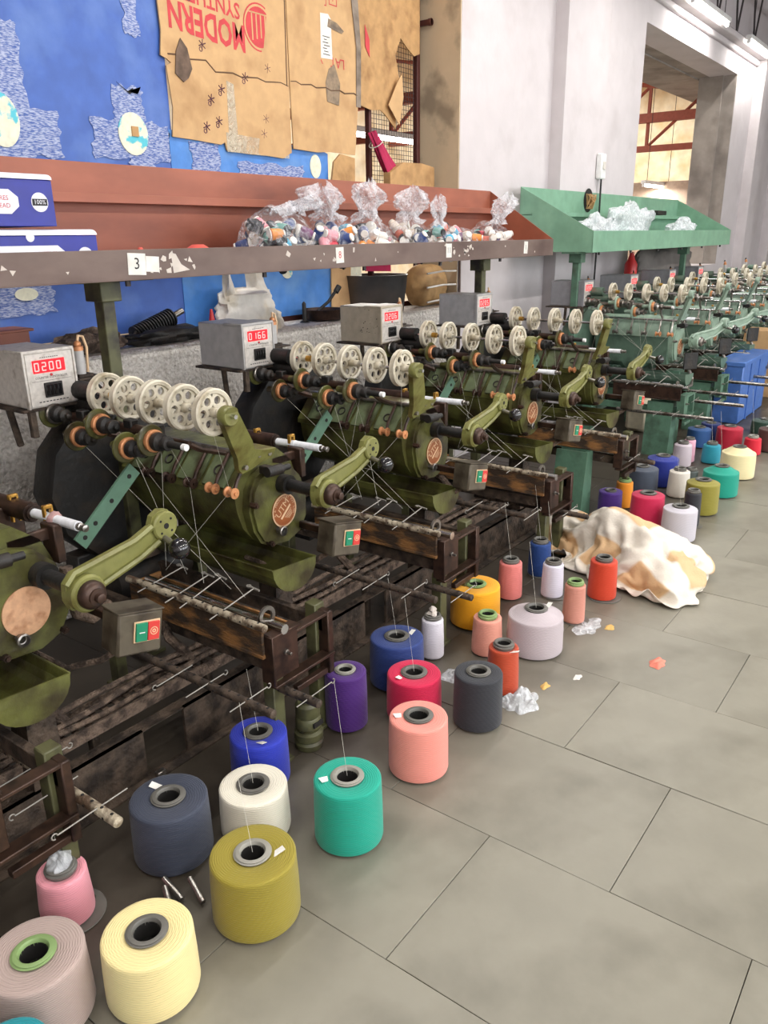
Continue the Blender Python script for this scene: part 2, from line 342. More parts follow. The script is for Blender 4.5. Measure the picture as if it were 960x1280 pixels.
# ---- window with steel frame and wire grille
wn = struct(B().box(1.5, 4.69, 3.13, 3.16, 1.06, 1.09), 'window_1', mat('maroon_frame', (84, 44, 40), .5, .2))
for (x0, x1, z0, z1) in ((4.625, 4.66, 1.06, 3.3), (4.12, 4.145, 1.06, 3.3), (3.2, 3.225, 1.06, 3.3), (2.3, 2.325, 1.06, 3.3), (1.5, 1.53, 1.06, 3.3)):
    B().box(x0, x1, 3.13, 3.165, z0, z1, .003).build('frame_bar', MATS['maroon_frame'], wn)
B().box(4.64, 4.66, 3.04, 3.13, 2.72, 2.75).cyl((4.65, 3.04, 2.735), (4.65, 3.06, 2.735), .02).build('bolt_catch', MATS['maroon_frame'], wn)
g = B()
for k in range(20): g.tube([(4.14 + .026 * k, 3.15, 1.7), (4.14 + .026 * k, 3.15, 2.9)], .0016, 4)
for k in range(46): g.tube([(4.14, 3.153, 1.7 + .026 * k), (4.63, 3.153, 1.7 + .026 * k)], .0016, 4)
tag(g.build('wire_grille', M_TRUSS, wn), 'thin square wire mesh over the open corner of the window')

# ---- next room: red trusses, tube, partition
for k, x in enumerate((8.6, 12.3)):
    tr = thing('roof_truss', (x, 6, 2.6), ('red steel roof truss seen through the high wall opening' if k else 'red steel roof truss glimpsed through the wire mesh beside the cardboard'), 'truss')
    o = (x, 6, 2.6)
    B().box(x - .05, x + .05, 3.3, 8.9, 2.98, 3.1).build('top_chord', M_REDTR, tr, o)
    B().box(x - .04, x + .04, 3.3, 8.9, 2.6, 2.68).build('bottom_chord', M_REDTR, tr, o)
    for y in (4.35, 6.2):
        B().box(x - .02, x + .02, y - .02, y + .02, 2.66, 3.6).build('strut', M_REDTR, tr, o)
        B().tube([(x, y, 2.66), (x, y - 1.0, 3.5)], .022, 6).build('strut', M_REDTR, tr, o)
        B().tube([(x, y, 3.45), (x, y + .9, 2.7)], .022, 6).build('strut', M_REDTR, tr, o)
    B().tube([(x, 3.3, 3.25), (x, 8.8, 4.3)], .03, 6).build('rafter', M_REDTR, tr, o)
tag(B().box(12.4, 12.5, 3.3, 6, 0, 2.2).build('partition', mat('grey_partition', (150, 128, 110), .7)), 'grey brown partition board low in the wall opening', 'partition')

# ---- lattice truss at the wall top (main hall)
t = thing('lattice_girder', (10, 2.78, 3.57), 'dark steel lattice girder above the plaster ledge at top right', 'girder'); o = (10, 2.78, 3.57)
B().box(7.0, 15, 2.765, 2.795, 3.565, 3.59).build('bottom_chord', M_TRUSS, t, o); B().box(7.0, 15, 2.765, 2.795, 4.15, 4.18).build('top_chord', M_TRUSS, t, o)
for k in range(10):
    x = 7.1 + .78 * k
    B().tube([(x, 2.78, 4.16), (x + .2, 2.78, 3.58)], .011, 6).build('web_bar', M_TRUSS, t, o); B().tube([(x + .2, 2.78, 3.58), (x + .4, 2.78, 4.16)], .011, 6).build('web_bar', M_TRUSS, t, o)
M_TUBE = glow('lit_tube', (255, 252, 245), 14.0)
def tube_light(x, y, z, label, watts=None, ln=1.15):
    t = thing('tube_light', (x, y, z), label, 'light'); o = (x, y, z)
    B().box(x - ln / 2 - .03, x + ln / 2 + .03, y - .035, y + .035, z + .02, z + .065, .006).build('housing', M_WHITE, t, o)
    B().cyl((x - ln / 2, y, z), (x + ln / 2, y, z), .016, n=12).build('tube', M_TUBE, t, o)
    for s in (-1, 1):
        B().box(x + s * (ln / 2 + .005), x + s * (ln / 2 + .028), y - .018, y + .018, z - .02, z + .02, .003).build('end_cap', M_WHITE, t, o)
        B().cyl((x + s * ln * .4, y, z + .06), (x + s * ln * .4, y, 5.2 if y < 3 else 4.9), .004, n=6).build('hanging_rod', M_TRUSS, t, o)
    ld = bpy.data.lights.new('tube_lamp', 'AREA'); ld.shape = 'RECTANGLE'; ld.size = ln; ld.size_y = .05; ld.energy = TUBE_W if watts is None else watts; ld.color = (1, .97, .93)
    l = bpy.data.objects.new('tube_lamp', ld); C.objects.link(l); l.parent = t; l.location = (0, 0, -.022)
tube_light(9.0, 2.66, 3.5, 'lit tube light hung over the right of the wall opening, nearer of two')
tube_light(11.1, 2.66, 3.5, 'lit tube light at the top right edge, farther of two')
for x, l in ((.6, 'above the carton end of the red shelf'), (2.7, 'above the middle of the red shelf'), (4.8, 'above the gap between the red and green shelves'), (6.9, 'above the near part of the green shelf')):
    tube_light(x, 1.8, 3.5, 'tube light out of view ' + l, ROW_W)
for x, l in ((-1.8, 'behind the camera'), (.4, 'facing the nearest machine'), (2.6, 'facing the yellow cone'), (5.0, 'facing the first green machine'), (7.4, 'facing the green shelf'), (9.8, 'facing the wall opening')):
    tube_light(x, -1.9, 3.5, 'tube light out of view over the aisle, ' + l, AISLE_W)
for k, (x, y, z) in enumerate(((6.15, 4.5, 2.31), (12.2, 4.1, 2.12), (9.5, 6.5, 4.2), (14.5, 6.0, 4.2))):
    tube_light(x, y, z, ('lit tube behind the wire mesh by the cardboard', 'lit tube low in the wall opening', 'tube light high in the next room, out of view behind the white wall', 'tube light high in the next room, out of view past the wall opening')[k], 130 if k > 1 else 40)

# ============================================================ WINDING MACHINES
YB = 1.9
def wheel_builder(cx, y, cz, r):
    """cast take-up wheel: thick rim, dished web with six round holes, hub; its axle runs along y"""
    b = B(); d = (0, -1, 0); t = .021
    b.lathe([(r * .80, -t * .5), (r * .93, -t * .62), (r, -t * .45), (r * .975, 0), (r, t * .45), (r * .93, t * .62), (r * .80, t * .5), (r * .77, t * .15), (r * .77, -t * .15), (r * .80, -t * .5)], (cx, y, cz), d, 36, False)
    b.lathe([(.006, -.016), (.013, -.016), (.015, 0), (.013, .024), (.009, .026), (.006, .026)], (cx, y, cz), d, 16)
    n, m = 6, 12; r0, r1 = .012, r * .8; rc = (r0 + r1) / 2 + .003; rh = .0115
    for k in range(n):
        th = 2 * PI * k / n; cc = Vector((rc * math.cos(th), rc * math.sin(th)))
        def onb(a):      # ray from the hole centre to the sector's edge
            dd = Vector((math.cos(a), math.sin(a))); lo, hi = 0, .1
            for _ in range(22):
                mi = (lo + hi) / 2; q = cc + dd * mi; rad = q.length; an = (math.atan2(q.y, q.x) - th + PI) % (2 * PI) - PI
                if r0 < rad < r1 and abs(an) < PI / n: lo = mi
                else: hi = mi
            return cc + dd * lo
        A = [th + 2 * PI * i / m for i in range(m)]; inn = [cc + Vector((math.cos(a), math.sin(a))) * rh for a in A]; out = [onb(a) for a in A]
        vs = [(cx + p.x, y + s, cz + p.y) for s in (-.004, .004) for L_ in (inn, out) for p in L_]
        fs = []
        for i in range(m):
            j = (i + 1) % m
            fs += [(i, j, m + j, m + i), (2 * m + i, 3 * m + i, 3 * m + j, 2 * m + j), (i, 2 * m + i, 2 * m + j, j)]
        b.add(vs, fs)
    return b
def make_counter(style, name, label, reading, body):
    """electronic counter in its tin case; origin under the middle of the case"""
    t = thing('counter_box', (0, 0, 0), label, 'counter', None)
    b = B().box(-.084, .084, -.0, .25, 0, .172, .004)
    b.box(-.088, .088, -.004, .1, .166, .176, .002).box(-.088, -.081, -.005, .01, 0, .17, .001).box(.081, .088, -.005, .01, 0, .17, .001)
    b.build('case', body, t)
    f = B().box(-.078, .078, -.0035, 0, .006, .164, .001).build('faceplate', M_FACE, t)
    p = B().text('COUNTER CONTROLLER', .0095, lambda u, v: (u, -.004, .091 + v))
    p.box(-.066, .066, -.0041, -.0036, .081, .0818)
    for k in range(9): p.box(-.052 + .0115 * k, -.0445 + .0115 * k, -.0041, -.0036, .0165, .0195).box(-.03 + .007 * k, -.0255 + .007 * k, -.0041, -.0036, .151, .153)
    tag(p.build('print', M_INK, f), kind='stuff')
    q = B().box(-.058, .05, -.006, -.0035, .106, .145, .001).build('led_window', M_LED, t)
    s = B(); SEG = {'0': 'abcdef', '1': 'bc', '2': 'abged', '6': 'afgedc', '4': 'fgbc', '3': 'abgcd', '5': 'afgcd', '8': 'abcdefg', '7': 'abc'}
    for k, ch in enumerate(reading):
        x = -.046 + .0245 * k; z = .125; hw, hh, th = .0062, .0115, .0016
        S = {'a': (-hw, hw, hh - th, hh + th), 'd': (-hw, hw, -hh - th, -hh + th), 'g': (-hw, hw, -th, th), 'b': (hw - th, hw + th, 0, hh), 'c': (hw - th, hw + th, -hh, 0), 'f': (-hw - th, -hw + th, 0, hh), 'e': (-hw - th, -hw + th, -hh, 0)}
        for c in SEG[ch]: x0, x1, z0, z1 = S[c]; s.box(x + x0, x + x1, -.0068, -.006, z + z0, z + z1)
    s.build('digits', M_SEG, q)
    B().cyl((0, -.003, .098), (0, -.007, .098), .004, n=10).build('indicator_lamp', M_REDINK, t)
    tw = B().box(-.03, .03, -.01, -.0035, .03, .075, .001).build('thumbwheel_switch', M_BLACK, t)
    for k in range(4): B().box(-.0262 + .0133 * k, -.0155 + .0133 * k, -.0125, -.0095, .036, .069, .002).build('thumbwheel', M_RUBBER, tw)
    return t

def make_machine(style):
    old = style == 'old'
    dz = 0 if old else .06
    PB = M_OLIVE if old else M_GPAINT; PP = M_PANEL if old else M_GPAINT; PL = M_OLIVEL if old else M_GPAINT
    DK = M_DKGREEN if old else M_GDARK; LG = M_LEGO if old else M_LEGG; ST = M_BROWN if old else M_STEEL
    t = thing('thread_winding_machine', (0, YB, 0), 'x', 'machine', 'thread winding machines in a row')
    def P(b, n, m, par=None): return b.build(n, m, par or t, (0, YB, 0))
    # --- drum housing: leaning upper panel, ledge, round belly
    prof = [(-.19, .765), (-.10, .862), (.02, .862), (.085, .81), (.118, .73), (.12, .65), (.09, .58), (.03, .545), (-.04, .545), (-.10, .575), (-.145, .63), (-.165, .69), (-.172, .742), (-.19, .748)]
    if not old: prof = [(-.16, .735), (-.12, .83), (-.06, .87), (.03, .87), (.10, .82), (.125, .73), (.12, .62), (.09, .545), (-.13, .545), (-.15, .62), (-.155, .72)]
    body = P(B().xz([(x, z + dz) for x, z in prof], 1.765, 2.3), 'drum_housing', PB if old else M_GDARK)
    if old:
        a, c = Vector((-.188, 0, .771)), Vector((-.104, 0, .861)); n_ = Vector((-.73, 0, .68))
        for k in range(4):
            y0 = 1.79 + .118 * k
            q = [a + n_ * -.001, c + n_ * -.001, c + n_ * .006, a + n_ * .006]
            P(B().prism([(v.x, v.z) for v in q], lambda p, s: (p[0], s, p[1]), y0, y0 + .1), 'upper_panel', PP, body)
            if k != 1: P(B().lathe([(.0, .001), (.011, .001), (.015, .008), (.018, .008), (.018, -.004)], (-.152, y0 + .055, .812), (-.73, 0, .68), 14), 'oil_plug', M_BLACK, body)
    else:
        P(B().xz([(-.163, .80), (-.124, .892), (-.06, .934), (-.062, .938), (-.128, .897), (-.168, .80)], 1.77, 2.29), 'upper_panel', M_GPAINT, body)
    # --- end cover, lugs, badge, oil sight
    cap = [(-.105, .795), (-.06, .812), (0, .815), (.05, .80), (.095, .755), (.118, .69), (.113, .61), (.085, .563), (.03, .542), (-.05, .548), (-.10, .573), (-.128, .62), (-.143, .69), (-.132, .755)]
    P(B().xz([(x, z + dz) for x, z in cap], 1.735, 1.768).xz([(x * .93, (z - .68) * .93 + .68 + dz) for x, z in cap], 1.724, 1.736), 'end_cover', PB, body)
    b = B()
    for x, z in ((-.13, .712), (.11, .706), (-.07, .566), (.085, .575), (-.03, .80)): b.cyl((x, 1.736, z + dz), (x, 1.712, z + dz), .010, n=6).cyl((x, 1.714, z + dz), (x, 1.706, z + dz), .006, n=8)
    tag(P(b, 'cover_bolts', ST, body), kind='stuff')
    bx, bz, br = 0.0, .66 + dz, .056
    bd = B().lathe([(br, 0), (br, .004)], (bx, 1.7245, bz), (0, -1, 0), 40)
    bd.use(1).ring((bx, 1.7204, bz), (0, -1, 0), br, br * .94, .002, 40).ring((bx, 1.7204, bz), (0, -1, 0), br * .92, br * .905, .001, 40)
    ca, sa = math.cos(R(42)), math.sin(R(42))
    def put(u0, v0): return lambda u, v: (bx + (u + u0) * ca - (v + v0) * sa, 1.7198, bz + (u + u0) * sa + (v + v0) * ca)
    bd.text('UTM', .034, put(0, .013))
    bar = put(0, -.008); bd.add([bar(-.03, -.004), bar(.03, -.004), bar(.03, .004), bar(-.03, .004)], [(0, 1, 2, 3)])
    for k in range(4): q = put(.004, -.019 - .0055 * k); L_ = .02 - .003 * k; bd.add([q(-L_, -.001), q(L_, -.001), q(L_, .001), q(-L_, .001)], [(0, 1, 2, 3)])
    ring = 'A & MACHINERY PVT LTD'
    for k, ch in enumerate(ring):
        if ch == ' ': continue
        a = R(190 - k * 10.5); c_, s_ = math.cos(a - PI / 2), math.sin(a - PI / 2)
        bd.text(ch, .0125, lambda u, v, a=a, c_=c_, s_=s_: (bx + math.cos(a) * br * .80 + u * c_ - v * s_, 1.7198, bz + math.sin(a) * br * .80 + u * s_ + v * c_))
    P(bd, 'maker_badge', [M_PLATE, M_BADGE], body)
    P(B().lathe([(.010, 0), (.010, .016), (.016, .018), (.017, .026), (.013, .028), (.011, .02)], (-.03, 1.724, .601 + dz), (0, -1, 0), 18, False), 'oil_sight', M_STEEL, body)
    P(B().cyl((-.10, 1.69, .818 + dz), (-.035, 1.69, .815 + dz), .017).cyl((-.035, 1.69, .815 + dz), (.0, 1.69, .814 + dz), .010).box(-.09, -.06, 1.69, 1.735, .805 + dz, .83 + dz, .003), 'stop_stud', M_BLACK, body)
    # --- guide bar, five strap brackets and rollers
    gx, gz = (-.116, .868) if old else (-.135, .915)
    P(B().cyl((gx, 1.69, gz), (gx, 2.34, gz), .0085), 'guide_bar', M_CHROME if not old else M_STEEL)
    for k, y in enumerate((2.14, 2.035, 1.93, 1.83, 1.745)):
        rx, rz = -.207, .772 + dz * .9
        br_ = P(B().tube([(gx, y, gz), (gx - .012, y, gz - .012), (rx + .03, y - .004, rz + .03), (rx + .012, y - .008, rz + .004)], .0065, 6), 'roller_bracket', ST)
        P(B().lathe([(.008, 0), (.017, .001), (.017, .006), (.0105, .009), (.0105, .028), (.017, .031), (.017, .036), (.006, .037), (.006, .042)], (rx, y + .012, rz), (0, -1, 0), 16), 'guide_roller', M_COPPER if k in (3, 4) else ST, br_)
    # --- leaning support arm for the wheel axle
    arm = [(-.333 + .026 * math.cos(a), 1.05 + .026 * math.sin(a)) for a in [R(x) for x in range(20, 211, 19)]]
    arm += [(-.252, .90), (-.212, .845), (-.195, .832), (-.165, .842), (-.125, .858), (-.092, .868), (-.086, .90), (-.135, .905), (-.178, .93), (-.21, .965)][0:0] + [(-.246, .90), (-.222, .856), (-.20, .838), (-.165, .845), (-.125, .862), (-.092, .868), (-.086, .898), (-.14, .903), (-.185, .918), (-.208, .95)]
    sh = (1.585 - 1.68) / (1.05 - .87)
    P(B().xz([(x, z + dz) for x, z in arm], 1.672, 1.692, sh, .87 + dz).lathe([(.026, 0), (.028, .004), (.028, .026), (.025, .03)], (-.333, 1.602, 1.05 + dz), (0, -1, 0), 20), 'axle_arm', PL)
    b = B()
    for x, z in ((-.15, .888), (-.105, .884), (-.205, .862)): b.cyl((x, 1.68, z + dz), (x, 1.664, z + dz), .008, n=6)
    tag(P(b, 'arm_bolts', M_STEEL), kind='stuff')
    P(B().cyl((-.333, 1.556, 1.05 + dz), (-.325, 2.26, 1.05 + dz), .0062), 'wheel_axle', M_CHROME)
    for k, y in enumerate((2.13, 2.018, 1.892, 1.77, 1.65)):
        P(wheel_builder(-.331 + .01 * (y - 1.65), y, 1.053 + dz, .066 if old else .06), 'take_up_wheel', M_WHEEL)
        if k % 2 == 0: P(B().cyl((-.331, y - .05, 1.053 + dz), (-.331, y - .026, 1.053 + dz), .012, n=10), 'axle_collar', M_BRASS if k == 0 else M_WHEEL)
    P(B().cyl((-.30, 2.16, 1.0 + dz), (-.30, 2.36, 1.0 + dz), .034).cyl((-.32, 2.2, 1.05 + dz), (-.32, 2.3, 1.05 + dz), .03), 'axle_bearing', M_BLACK if old else M_GDARK)
    # --- five winding spindles in two staggered lines
    for k, (y, z) in enumerate(((2.3, .99), (2.18, .932), (2.06, .985), (1.94, .93), (1.82, .968))):
        x = -.416; z += dz; last = k == 4
        sp = P(B().lathe([(.012, -.06), (.014, -.012), (.043, -.006), (.046, 0), (.044, .004), (.034, .007), (.01, .007)], (x, y, z), (0, -1, 0), 26), 'spindle_disc', PB)
        P(B().lathe([(.018, .0), (.031, .0), (.0325, .004), (.0325, .013), (.029, .016), (.018, .016)], (x, y - .007, z), (0, -1, 0), 24), 'collar', M_COPPER if k else M_STEEL, sp)
        pr = [(.024, .02), (.026, .028), (.023, .036), (.024, .044), (.019, .05), (.015, .052), (.015, .062), (.019, .064), (.020, .076), (.016, .078), (.009, .08), (.008, .092), (.004, .094)]
        if last: pr = [(.024, .02), (.027, .03), (.026, .045), (.018, .05), (.014, .058), (.019, .06), (.021, .075), (.019, .08), (.011, .082), (.0095, .135), (.0075, .137)]
        P(B().lathe(pr, (x, y, z), (0, -1, 0), 20), 'spindle', M_BLACK if old else M_STEEL, sp)
        if last: P(B().cyl((x, y - .137, z), (x, y - .152, z), .0095), 'spindle_tip', M_WHITE, sp)
        P(B().box(-.40, -.36, y + .03, y + .055, z - .012, z + .012, .003).box(-.375, -.345, y + .02, y + .06, .94 + dz, 1.0 + dz, .004), 'spindle_carrier', M_BLACK if old else M_STEEL, sp)
    P(B().cyl((-.36, 1.86, .97 + dz), (-.36, 2.4, .97 + dz), .016).cyl((-.345, 1.74, .955 + dz), (-.345, 2.4, .955 + dz), .007).tube([(-.345, 1.78, .955 + dz), (-.26, 1.8, .91 + dz), (-.15, 1.82, .872 + dz)], .009, 6).tube([(-.345, 2.24, .955 + dz), (-.26, 2.24, .90 + dz), (-.13, 2.22, .85 + dz)], .012, 6), 'carrier_bar', ST)
    # --- white rod spindle at the right
    P(B().cyl((.14, 1.9, .84 + dz), (.14, 1.676, .845 + dz), .0125).cyl((.14, 1.79, .843 + dz), (.14, 1.786, .843 + dz), .0134), 'white_rod', M_WAX)
    P(B().lathe([(.010, 0), (.010, .012), (.007, .014), (.007, .024), (.009, .025), (.009, .031), (.004, .033)], (.14, 1.677, .845 + dz), (0, -1, 0), 12), 'rod_tip', M_STEEL)
    P(B().cyl((.14, 2.2, .835 + dz), (.14, 1.88, .84 + dz), .026).cyl((.14, 1.885, .84 + dz), (.14, 1.87, .84 + dz), .02).box(.08, .17, 1.98, 2.0, .72 + dz, .84 + dz, .004), 'rod_bearing', M_BROWN if old else M_GDARK)
    for y in (1.80, 1.96): P(B().box(.128, .133, y, y + .012, .80 + dz, .875 + dz).box(.147, .152, y, y + .012, .80 + dz, .87 + dz).box(.127, .153, y, y + .012, .866 + dz, .875 + dz, .002), 'rod_clip', M_BRASS)
    P(B().box(-.0, .15, 1.765, 1.78, .80 + dz, .83 + dz, .003).box(.11, .135, 1.74, 1.8, .74 + dz, .84 + dz, .003), 'rod_bracket', ST)
    # --- swing arm: hub, flanged web, eye, ball knob
    if old: hx, hz, hy, ex, ez, ey = .0, .752, 1.55, .239, .842, 1.55
    else: hx, hz, hy, ex, ez, ey = .04, .76, 1.63, .29, .87, 1.50
    dirv = Vector((ex - hx, 0, ez - hz))
    def sw(p, t): return (p[0], t + (p[0] - hx) / (ex - hx) * (ey - hy), p[1])
    out = [(hx - .045, hz - .01), (hx - .042, hz + .03), (hx - .02, hz + .052), (hx + .15, hz + .078), (ex - .038, ez + .008), (ex - .03, ez + .03), (ex - .006, ez + .042), (ex + .018, ez + .036), (ex + .032, ez + .012), (ex + .028, ez - .016), (ex + .008, ez - .034), (ex - .02, ez - .036), (hx + .16, hz + .03), (hx + .045, hz + .0), (hx + .04, hz - .03), (hx, hz - .046), (hx - .035, hz - .035)]
    b = B().prism(out, sw, hy - .004, hy + .014)
    edge = out[2:5] + [out[4]]; b.tube([sw(p, hy - .008) for p in out[1:5]], .009, 6).tube([sw(p, hy - .008) for p in (out[11], out[12], out[13])], .008, 6)
    b.lathe([(.028, .0), (.040, .0), (.045, .006), (.045, .044), (.04, .05), (.028, .05)], (hx, hy + .02, hz), (0, -1, 0), 26)
    b.lathe([(.008, 0), (.036, .0), (.037, .004), (.037, .03), (.033, .034), (.008, .034)], (ex, ey + .018, ez), (0, -1, 0), 24)
    a_ = P(b, 'swing_arm', PL if old else M_GPAINT)
    b = B()
    for k in range(4): a = R(45 + 90 * k); b.cyl((ex + .022 * math.cos(a), ey - .0155, ez + .022 * math.sin(a)), (ex + .022 * math.cos(a), ey - .0168, ez + .022 * math.sin(a)), .0032, n=8)
    b.cyl((ex, ey - .0155, ez), (ex, ey - .017, ez), .0075, n=12)
    P(b, 'arm_holes', M_INNER, a_)
    P(B().lathe([(.034, 0), (.034, .018), (.031, .024), (.024, .03), (.02, .031), (.02, .036), (.011, .037), (.011, .05), (.006, .052)], (hx, hy - .024, hz), (0, -1, 0), 22), 'hub_nut', ST if old else M_STEEL, a_)
    P(B().cyl((ex - .005, ey + .01, ez - .025), (ex - .014, ey - .06, ez - .038), .008), 'knob_stem', M_STEEL, a_)
    P(B().ball((ex - .016, ey - .078, ez - .041), .027, 20), 'ball_knob', M_RUBBER, a_)
    P(B().cyl((hx, hy + .02, hz), (hx, 2.2, hz + .0), .02).cyl((hx, hy + .14, hz), (hx, hy + .3, hz), .032), 'swing_shaft', M_BLACK if old else M_GDARK)
    # --- push-button box
    if old:
        bt = P(B().box(-.06, .06, 0, .085, -.055, .055, .006, Matrix.Translation((.078, 1.52, .577)) @ Matrix.Rotation(R(11), 4, 'Y') @ Matrix.Rotation(R(-8), 4, 'Z')), 'push_button_box', M_BOXM)
        X = Matrix.Translation((.078, 1.52, .577)) @ Matrix.Rotation(R(11), 4, 'Y') @ Matrix.Rotation(R(-8), 4, 'Z')
        P(B().box(-.02, .05, -.004, 0, -.022, .032, .001, X), 'button_frame', M_BADGE, bt)
        b = B().box(-.0165, .014, -.009, -.003, -.0185, .0285, .001, X); b.use(1).box(-.0085, .0065, -.0095, -.0089, .003, .0055, 0, X); P(b, 'start_button', [M_GREENB, M_WHITE], bt)
        b = B().box(.0155, .0465, -.009, -.003, -.0185, .0285, .001, X); b.use(1)
        vs = B().ring((.031, -.0092, .005), (0, -1, 0), .0105, .0085, .0008, 18).ring((.031, -.0092, .005), (0, -1, 0), .005, .0025, .0008, 14); b.add([X @ Vector(v) for v in vs.v], vs.f); P(b, 'stop_button', [M_REDB, M_BADGE], bt)
        P(B().box(-.062, .062, -.001, .09, .054, .058, .001, X), 'box_lid', M_BOXM, bt)
        P(B().tube([(.06, 1.58, .53), (.05, 1.66, .47), (.0, 1.75, .44), (-.02, 1.9, .46)], .009, 8), 'cable', M_DUST, bt)
        P(B().box(.07, .09, 1.6, 1.78, .575, .60, .003), 'box_bracket', M_BROWN, bt)
    else:
        X = Matrix.Translation((-.0, 1.64, .625)) @ Matrix.Rotation(R(-42), 4, 'Z')
        bt = P(B().box(-.055, .055, -.012, 0, -.06, .06, .004, X), 'push_button_box', M_BLACK)
        tag(bt, 'square black switch plate')
        P(B().box(-.02, .05, 0, .06, -.05, .05, .004, X), 'switch_casing', M_WHITE, bt)
        P(B().tube([(.03, 1.66, .575), (.02, 1.62, .50), (-.05, 1.6, .46), (-.2, 1.62, .45)], .012, 8), 'conduit', M_STEEL, bt)
    # --- chute: half-round gutter
    cx, cz = -.078, .525 + dz * .3
    n = 12; arc = [(cx - .1 * math.cos(PI * i / n), cz - .092 * math.sin(PI * i / n) ** .9 + .008 * math.cos(PI * i / n)) for i in range(n + 1)]
    inn = [(cx + (x - cx) * .96, cz + (z - cz) * .95 + .0005) for x, z in arc]
    b = B()
    for i in range(n):
        for q in (arc, inn): b.add([(q[i][0], 1.615, q[i][1]), (q[i + 1][0], 1.615, q[i + 1][1]), (q[i + 1][0], 2.2, q[i + 1][1]), (q[i][0], 2.2, q[i][1])], [(0, 1, 2, 3)])
    b.xz(arc, 1.612, 1.617).xz(arc, 2.198, 2.202).tube([(arc[0][0], 1.613, arc[0][1]), (arc[0][0], 2.2, arc[0][1])], .003, 6).tube([(arc[n][0], 1.613, arc[n][1]), (arc[n][0], 2.2, arc[n][1])], .003, 6)
    P(b, 'drip_chute', PB if old else M_GDARK)
    # --- trough with rods and T-shaped thread pins
    ty = 1.46 if old else 1.57; tz = 0 if old else .03
    tr = P(B().box(-.388, -.378, ty, 2.05, .384 + tz, .466 + tz, .002).box(-.388, -.27, ty, 2.05, .372 + tz, .384 + tz, .002).box(-.278, -.27, ty, 2.05, .384 + tz, .446 + tz, .002).box(-.388, -.27, 2.04, 2.05, .384 + tz, .46 + tz), 'oil_trough', M_RUST if old else M_BROWN)
    b = B().cyl((-.383, ty - .01, .472 + tz), (-.383, 2.06, .472 + tz), .012, n=12).use(1)
    for k in range(12): b.cyl((-.383, ty + .015 + .046 * k, .4835 + tz), (-.383, ty + .015 + .046 * k, .4846 + tz), .004, n=8); b.cyl((-.3945, ty + .03 + .046 * k, .474 + tz), (-.3956, ty + .03 + .046 * k, .474 + tz), .003, n=8)
    P(b, 'drilled_rod', [M_RUSTW if old else M_STEEL, M_INNER], tr)
    P(B().cyl((-.325, ty - .03, .452 + tz), (-.325, 2.04, .452 + tz), .015), 'roller', M_CHROME, tr)
    P(B().ring((-.315, ty + .05, .466 + tz), (0, 1, 0), .032, .02, .008, 20), 'end_ring', M_STEEL, tr)
    random.seed(5)
    for k in (1, 3, 4, 6):
        y = ty + .09 + .066 * k; a = random.uniform(-.25, .25); x1 = -.29 + random.uniform(-.02, .03); z1 = .50 + tz + random.uniform(0, .02)
        p0 = Vector((-.42, y + .02, .462 + tz)); p1 = Vector((x1, y - .02 + a * .05, z1)); dr = Vector((.2 * a, 1, .1)).normalized() * .022
        P(B().tube([p0, p1], .0022, 6).tube([p1 - dr, p1 + dr], .003, 6).ring(p1 + dr, (0, 0, 1), .008, .005, .003, 10), 'thread_pin', M_WIRE, tr)
    if not old:
        for k in range(6): P(B().box(-.36, -.285, ty + .03 + .075 * k, ty + .085 + .075 * k, .462 + tz, .47 + tz, .002), 'wick_pad', M_WAX, tr)
    # --- table frame: end frame, rails, legs
    fr = P(B().box(-.372, -.266, ty - .022, ty - .012, .30, .44, .002).box(-.375, -.262, ty - .03, ty + .01, .436, .446, .002).box(-.378, -.368, ty - .03, ty + .02, .29, .444, .002).box(-.372, -.11, ty - .03, ty + .01, .276, .286, .002)
           .box(-.13, -.106, ty - .022, ty + .02, .21, .424, .003).box(-.27, -.13, ty - .016, ty + .006, .212, .232, .002).box(-.266, -.106, ty - .02, ty + .016, .412, .422, .002), 'end_frame', M_BROWN if old else M_LEGG)
    P(B().lathe([(.009, 0), (.009, .006), (.005, .007), (.005, .022), (.003, .023)], (-.318, ty - .022, .375), (0, -1, 0), 10), 'frame_bolt', M_STEEL, fr)
    P(B().box(-.34, -.31, ty, 2.3, .30, .345, .003).box(-.13, -.106, ty, 2.3, .35, .40, .003).box(-.32, .08, 2.21, 2.25, .44, .50, .003).box(-.02, .03, 2.21, 2.25, .48, .55, .004), 'table_rail', M_GRIME if old else M_LEGG)
    if old:
        for (x, y) in ((-.34, 1.475), (-.12, 1.50), (-.34, 2.25), (.06, 2.25)): P(B().box(x - .022, x + .022, y - .022, y + .022, 0, .30 if x < -.2 else .44, .003).box(x - .035, x + .035, y - .035, y + .035, 0, .012, .002), 'leg', LG)
        P(B().xz([(-.06, 0), (.05, 0), (.03, .42), (-.04, .42)], 1.74, 1.82), 'column', M_GRIME)
    else:
        P(B().xz([(-.40, 0), (-.25, 0), (-.28, .38), (-.36, .38)], 1.62, 1.64).xz([(-.40, 0), (-.385, 0), (-.345, .38), (-.36, .38)], 1.64, 1.80).xz([(-.265, 0), (-.25, 0), (-.28, .38), (-.295, .38)], 1.64, 1.80), 'leg', LG)
        P(B().box(-.02, .1, 1.7, 1.8, 0, .55, .004), 'leg', LG); P(B().box(-.38, -.30, 2.2, 2.28, 0, .4, .004), 'leg', LG)
    # --- belt guard, counter shelf, sensor stack, link strap
    n = 28; P(B().lathe([(.02, 0), (.25, 0), (.285, .02), (.29, .03), (.29, .11), (.28, .125), (.02, .125)], (-.15, 2.48, .70), (0, -1, 0), 12 if old else 30), 'belt_guard', M_BLACK if old else M_GDARK)
    P(B().box(-.36, -.26, 2.38, 2.46, .30, .46, .006), 'motor_bracket', M_BLACK if old else M_GDARK)
